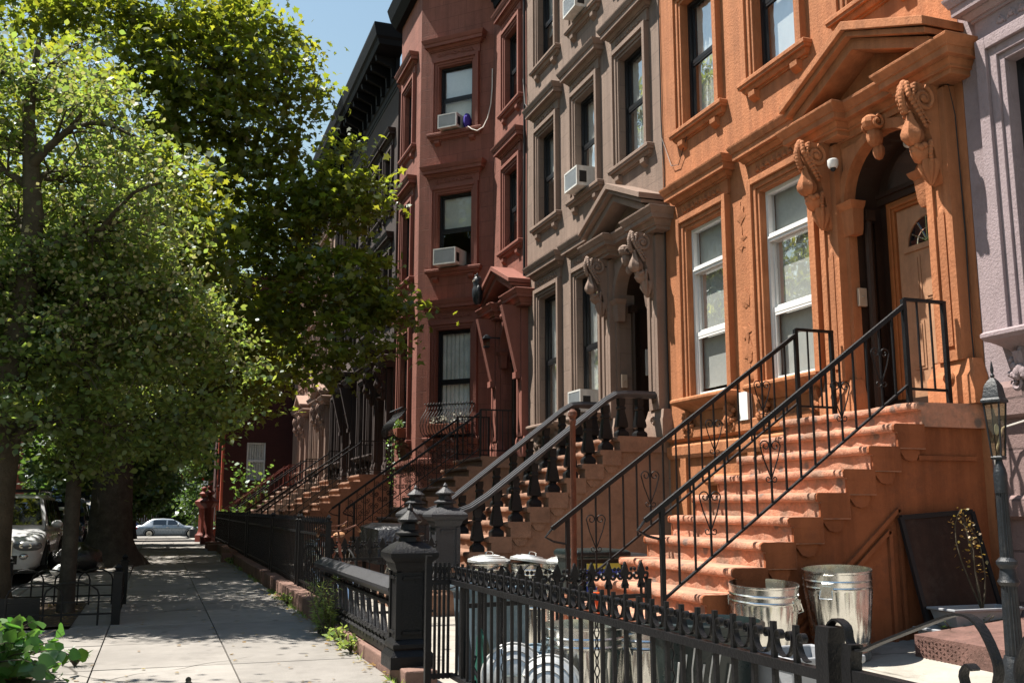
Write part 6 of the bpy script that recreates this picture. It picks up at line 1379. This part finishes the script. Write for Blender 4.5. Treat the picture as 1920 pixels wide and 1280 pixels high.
st = [((2.6+random.uniform(-.3,.3), 39+random.uniform(-1,1), 0), (2.6+random.uniform(-.6,.6), 39+random.uniform(-1.5,1.5), random.uniform(.6, 1.3))) for _ in range(40)]
shrub('clipped_hedge', 'clipped dark green hedge behind the red gate posts', st, .12, LEAF_OVAL, M_BACKT, 14, 'hedge')
# fallen leaves and litter in the pits and on the flags (nobody could count them)
q = []
for y0, y1 in ((6.6, 9.2), (11.8, 14.8), (22.6, 25.9)): q += [(random.uniform(-1.8, -.8), random.uniform(y0, y1), .02) for _ in range(170)]
q += [(random.uniform(-.8, 1.7), random.uniform(6, 34), .008) for _ in range(240)]+[(1.72-abs(random.gauss(0, .09)), random.uniform(6, 30), .01) for _ in range(420)]
q = np.array(q); me = leaves_mesh('fallen_leaves', q, LEAF_OVAL, .045, M_DRY, .93, 0); fo = bpy.data.objects.new('fallen_leaves', me); COL.objects.link(fo); tag(fo, 'scattered dry leaves and litter on the tree pits and along the coping', 'fallen leaves', None, 'stuff')
q = np.array([(1.71-abs(random.gauss(0, .03)), random.uniform(7, 26), .0) for _ in range(1200)]); q = q[(np.sin(q[:, 1]*2.1)+np.sin(q[:, 1]*5.3) > .3)]
me = leaves_mesh('curb_grass', q, LEAF_BLADE*np.array([2.5,1,1]), .06, M_WEED, 0, -1.6); fo = bpy.data.objects.new('curb_grass', me); COL.objects.link(fo); tag(fo, 'thin grass growing in the crack along the stone coping', 'grass', None, 'stuff')

# ------------------------------------------------------------------ cars
def car(label, x, y, rz, L, Wd, H, paint, kind, z=-.2, group='cars parked along the kerb'):
    """nose at local -y; built from lofted sections, glass panels, lamps and wheels"""
    o = empty('parked_car', (0, 0, 0), label, 'car', group); hw = Wd/2; suv = kind in ('suv', 'van')
    belt = H*.60 if suv else H*.64; hood = belt-.05; zb = .30 if suv else .2
    hoodL = L*.24 if suv else L*.29; ST = [(-L/2, zb+.14, hood-.42, .74), (-L/2+.06, zb+.02, hood-.20, .86), (-L/2+.22, zb, hood-.08, .95), (-L/2+hoodL*.6, zb-.02, hood-.01, .99), (-L/2+hoodL, zb-.02, belt, 1.0), (0, zb-.02, belt+.02, 1.0), (L/2-.9, zb-.02, belt+.04, 1.0), (L/2-.2, zb, belt+.03 if suv else belt+.02, .96), (L/2-.04, zb+.06, belt-.05, .9), (L/2, zb+.15, belt-.3, .82)]
    def sec(y_, a, b, k):
        w = hw*k; h = b-a
        return [(-w*.80, y_, b), (-w*.93, y_, b-.05*h), (-w*.985, y_, b-.16*h), (-w, y_, b-.36*h), (-w*.985, y_, b-.62*h), (-w*.95, y_, a+.12*h), (-w*.85, y_, a), (w*.85, y_, a), (w*.95, y_, a+.12*h), (w*.985, y_, b-.62*h), (w, y_, b-.36*h), (w*.985, y_, b-.16*h), (w*.93, y_, b-.05*h), (w*.80, y_, b), (0, y_, b+.02)]
    m = MB(); m.rings([sec(*q) for q in ST]); b = m.build('body', paint, o, smooth=40)
    g0 = -L/2+hoodL-.02; ws = .62 if suv else .85; g1 = g0+ws; g2 = L/2-(.35 if suv else 1.25); g3 = L/2-(.12 if suv else .45)
    GS = [(g0, belt-.02, belt+.01, .93, .90), (g0+ws*.5, belt-.02, belt+(H-belt)*.52, .95, .86), (g1, belt-.02, H-.05, .96, .76), ((g1+g2)/2, belt-.02, H, .96, .76), (g2, belt-.02, H-.03, .95, .74), ((g2+g3)/2, belt-.02, belt+(H-belt)*.6, .93, .80), (g3, belt-.02, belt+.03, .90, .84)]
    def gsec(y_, a, b_, w0, w1): 
        return [(-hw*w0, y_, a), (-hw*w1, y_, b_-.05), (-hw*w1*.9, y_, b_), (0, y_, b_+.015), (hw*w1*.9, y_, b_), (hw*w1, y_, b_-.05), (hw*w0, y_, a)]
    m = MB(); m.rings([gsec(*q) for q in GS]); m.build('cabin', paint, o, smooth=30)
    zt = H-.05
    m = MB(); e = .012; k = .80
    m.add([(-hw*.84, g0+.05, belt+.05), (hw*.84, g0+.05, belt+.05), (hw*.70, g1-.05, zt-.07), (-hw*.70, g1-.05, zt-.07), (0, g0+.0, belt+.05), (0, g1-.09, zt-.06)], [(0, 4, 5, 3), (4, 1, 2, 5)]); 
    for v in range(len(m.v)): m.v[v] = (m.v[v][0], m.v[v][1]-.045, m.v[v][2]+.03)
    m.build('windscreen', M_DGLASS, o, smooth=0)
    m = MB(); m.add([(-hw*.78, g3-.02, belt+.09), (hw*.78, g3-.02, belt+.09), (hw*.66, g2+.05, zt-.08), (-hw*.66, g2+.05, zt-.08)], [(0,1,2,3)]); 
    for v in range(len(m.v)): m.v[v] = (m.v[v][0], m.v[v][1]+.06, m.v[v][2]+.02)
    m.build('rear_window', M_DGLASS, o, smooth=0)
    for s in (-1, 1):
        cuts = [(g0+.35, g1+.35), (g1+.45, g1+.45+.95)]+([(g1+1.5, g2-.05)] if g2-g1 > 1.9 else [])
        for a, c in cuts:
            h0 = belt+.05; h1 = zt-.07
            f = lambda z_: hw*(.955-.19*(z_-belt)/(H-belt))+.010
            t0 = a+.33 if a == g0+.35 else a
            m = MB(); m.add([(s*f(h0), a, h0), (s*f(h0), c, h0), (s*f(h1), c-.03, h1), (s*f(h1), t0, h1)], [(0,1,2,3)]); m.build('side_window', M_DGLASS, o, smooth=0)
        m = MB(); m.ball((s*(hw+.09), g0+.42, belt+.09), (.11, .07, .08), 12, 8); mr = m.build('wing_mirror', paint, o)
        m = MB(); m.box(s*(hw+.0)-.0, s*(hw+.0)+.01*s, g0+.30, g0+.4, belt+.02, belt+.05); 
        m = MB(); m.ball((s*hw*.70, -L/2+.13, hood-.25), (.27, .19, .115), 16, 8); hl = m.build('headlight', M_LENS, o)
        m = MB()
        for dx_ in (-.08, .06): m.tube([(s*hw*.70+s*dx_, -L/2+.06, hood-.25), (s*hw*.70+s*dx_, -L/2-.045, hood-.25)], .04, 12)
        m.build('lamp', M_CHROME, hl)
        m = MB(); m.ball((s*hw*.66, -L/2+.05, zb+.26), (.10, .10, .07), 12, 8); m.build('fog_light', M_CHROME, o)
        m = MB(); m.ball((s*hw*.80, L/2-.10, belt-.2), (.14, .08, .12), 10, 6); m.build('tail_light', M_RED, o)
        for yw in (-L/2+.92, L/2-1.0):
            rr_ = .38 if suv else .33; xw = s*(hw-.09)
            m = MB(); m.tube([(xw-.11, yw, rr_), (xw+.12, yw, rr_)], rr_, 28); w = m.build('wheel', M_TYRE, o, smooth=40)
            m = MB(); m.tube([(xw+s*.115, yw, rr_), (xw+s*.128, yw, rr_)], rr_*.66, 24)
            for q in range(7): a = 2*math.pi*q/7; m.bar((xw+s*.132, yw, rr_), (xw+s*.132, yw+rr_*.62*math.cos(a), rr_+rr_*.62*math.sin(a)), .05, .02, up=(1,0,0))
            m.build('rim', M_GALV, w)
            m = MB(); n = 20; ar = rr_+.07
            m.rings([[(s*(hw-.02)+s*d, yw+q*ar*math.cos(t), rr_+q*ar*math.sin(t)) for q, d in ((.96, .03), (1.06, .03), (1.06, -.05), (.96, -.05))] for t in [math.pi*i/n for i in range(n+1)]]); m.build('wheel_arch', M_TRIM, o)
        m = MB()
        for yy in (g1+.45, g1+1.45): m.box(*sorted((s*(hw+.0), s*(hw+.022))), yy-.18, yy-.03, belt-.14, belt-.11)
        m.build('door_handle', M_CHROME, o, smooth=0)
        if suv: m = MB(); m.tube([(s*hw*.66, g1+.1, H), (s*hw*.66, g1+.25, H+.07), (s*hw*.66, g2-.3, H+.07), (s*hw*.66, g2-.1, H)], .022, 6); m.build('roof_rail', M_CHROME, o)
    m = MB(); 
    for i in range(6): m.box(-hw*.42, hw*.42, -L/2-.012, -L/2+.05, hood-.42+.045*i, hood-.395+.045*i)
    m.box(-hw*.45, -hw*.42, -L/2-.015, -L/2+.05, hood-.44, hood-.14); m.box(hw*.42, hw*.45, -L/2-.015, -L/2+.05, hood-.44, hood-.14); m.build('grille', M_CHROME, o, smooth=0)
    m = MB(); m.box(-hw*.55, hw*.55, -L/2-.008, -L/2+.08, zb+.12, zb+.28); m.box(-hw*.85, hw*.85, -L/2+.12, L/2-.12, zb-.06, zb+.02); m.build('lower_trim', M_TRIM, o, smooth=0)
    m = MB(); m.box(-.17, .17, -L/2-.022, -L/2-.010, zb+.16, zb+.27); m.build('number_plate', M_ACW, o, smooth=0)
    if suv and kind == 'suv': m = MB(); m.box(-hw*.8, hw*.8, g1+.35, g1+.40, H+.06, H+.10); m.build('roof_bar', M_TRIM, o, smooth=0); m = MB(); m.box(-hw*.8, hw*.8, g2-.6, g2-.55, H+.06, H+.10); m.build('roof_bar', M_TRIM, o, smooth=0)
    o.location = (x, y, z); o.rotation_euler = (0, 0, R(rz)); return o
car('silver white SUV with a roof rack parked beside the linden trunk', -2.98, 23.8, 0, 4.9, 1.92, 1.76, M_CPW, 'suv', -.22)
car('pale silver sedan parked behind the white SUV', -2.98, 29.6, 0, 4.6, 1.80, 1.50, M_CPS, 'sedan', -.22)
car('blue SUV parked third along the kerb behind the pale sedan', -2.95, 35.2, 0, 4.7, 1.86, 1.72, M_CPB, 'suv', -.22)
car('pale silver SUV parked fourth along the kerb, beside the plane trunk', -2.93, 40.6, 0, 4.6, 1.86, 1.70, M_CPS, 'suv', -.25)
car('grey blue sedan seen side on in the far side street', 1.0, 82.5, 90, 4.9, 1.85, 1.46, M_CPG, 'sedan', -1.0, None)
car('dark navy sedan parked beyond the grey sedan in the far side street', -2.2, 86.3, 90, 4.7, 1.82, 1.45, M_CPN, 'sedan', -1.0, None)
# box van further on
o = empty('box_van', (-3.1, 47, -.3), 'blue box van with a white roof further up the street', 'van')
m = MB(); m.box(-4.1, -2.1, 45, 50, .3, 2.75); m.build('cargo_box', M_CPB, o, smooth=0, bevel=.05); m = MB(); m.box(-4.12, -2.08, 44.98, 50.02, 2.75, 2.95); m.build('roof', M_WHITE, o, smooth=0)
m = MB(); m.rings([[(-4.0, yy, .1), (-2.2, yy, .1), (-2.2, yy, zz), (-4.0, yy, zz)] for yy, zz in ((43.4, 1.1), (43.7, 1.3), (44.2, 2.1), (44.98, 2.2))]); c_ = m.build('cab', M_CPB, o, smooth=0, bevel=.04)
m = MB(); m.add([(-3.9, 43.66, 1.35), (-2.3, 43.66, 1.35), (-2.3, 44.12, 2.08), (-3.9, 44.12, 2.08)], [(0,1,2,3)]); m.build('windscreen', M_DGLASS, c_, smooth=0)
for yy in (44.2, 49):
    for s in (-3.95, -2.35): m = MB(); m.tube([(s-.12, yy, .1), (s+.12, yy, .1)], .4, 24); m.build('wheel', M_TYRE, o, smooth=40)
# white railing across the side street
o = empty('picket_fence', (1, 96.5, -.8), 'white picket fence in front of the far red brick building', 'fence')
for z in (.0, 1.2): m = MB(); m.box(-9, 9, 96.48, 96.52, z-.03, z+.03); m.build('rail', M_WHITE, o, smooth=0)
m = MB(); m.box(-.03, .03, -.02, .02, -.85, 1.3); pk = m.mesh('picket', M_WHITE, smooth=0)
for k in range(90): inst('picket', pk, o, (-9+.2*k, 96.5, 0))
print('objects', len(bpy.data.objects))
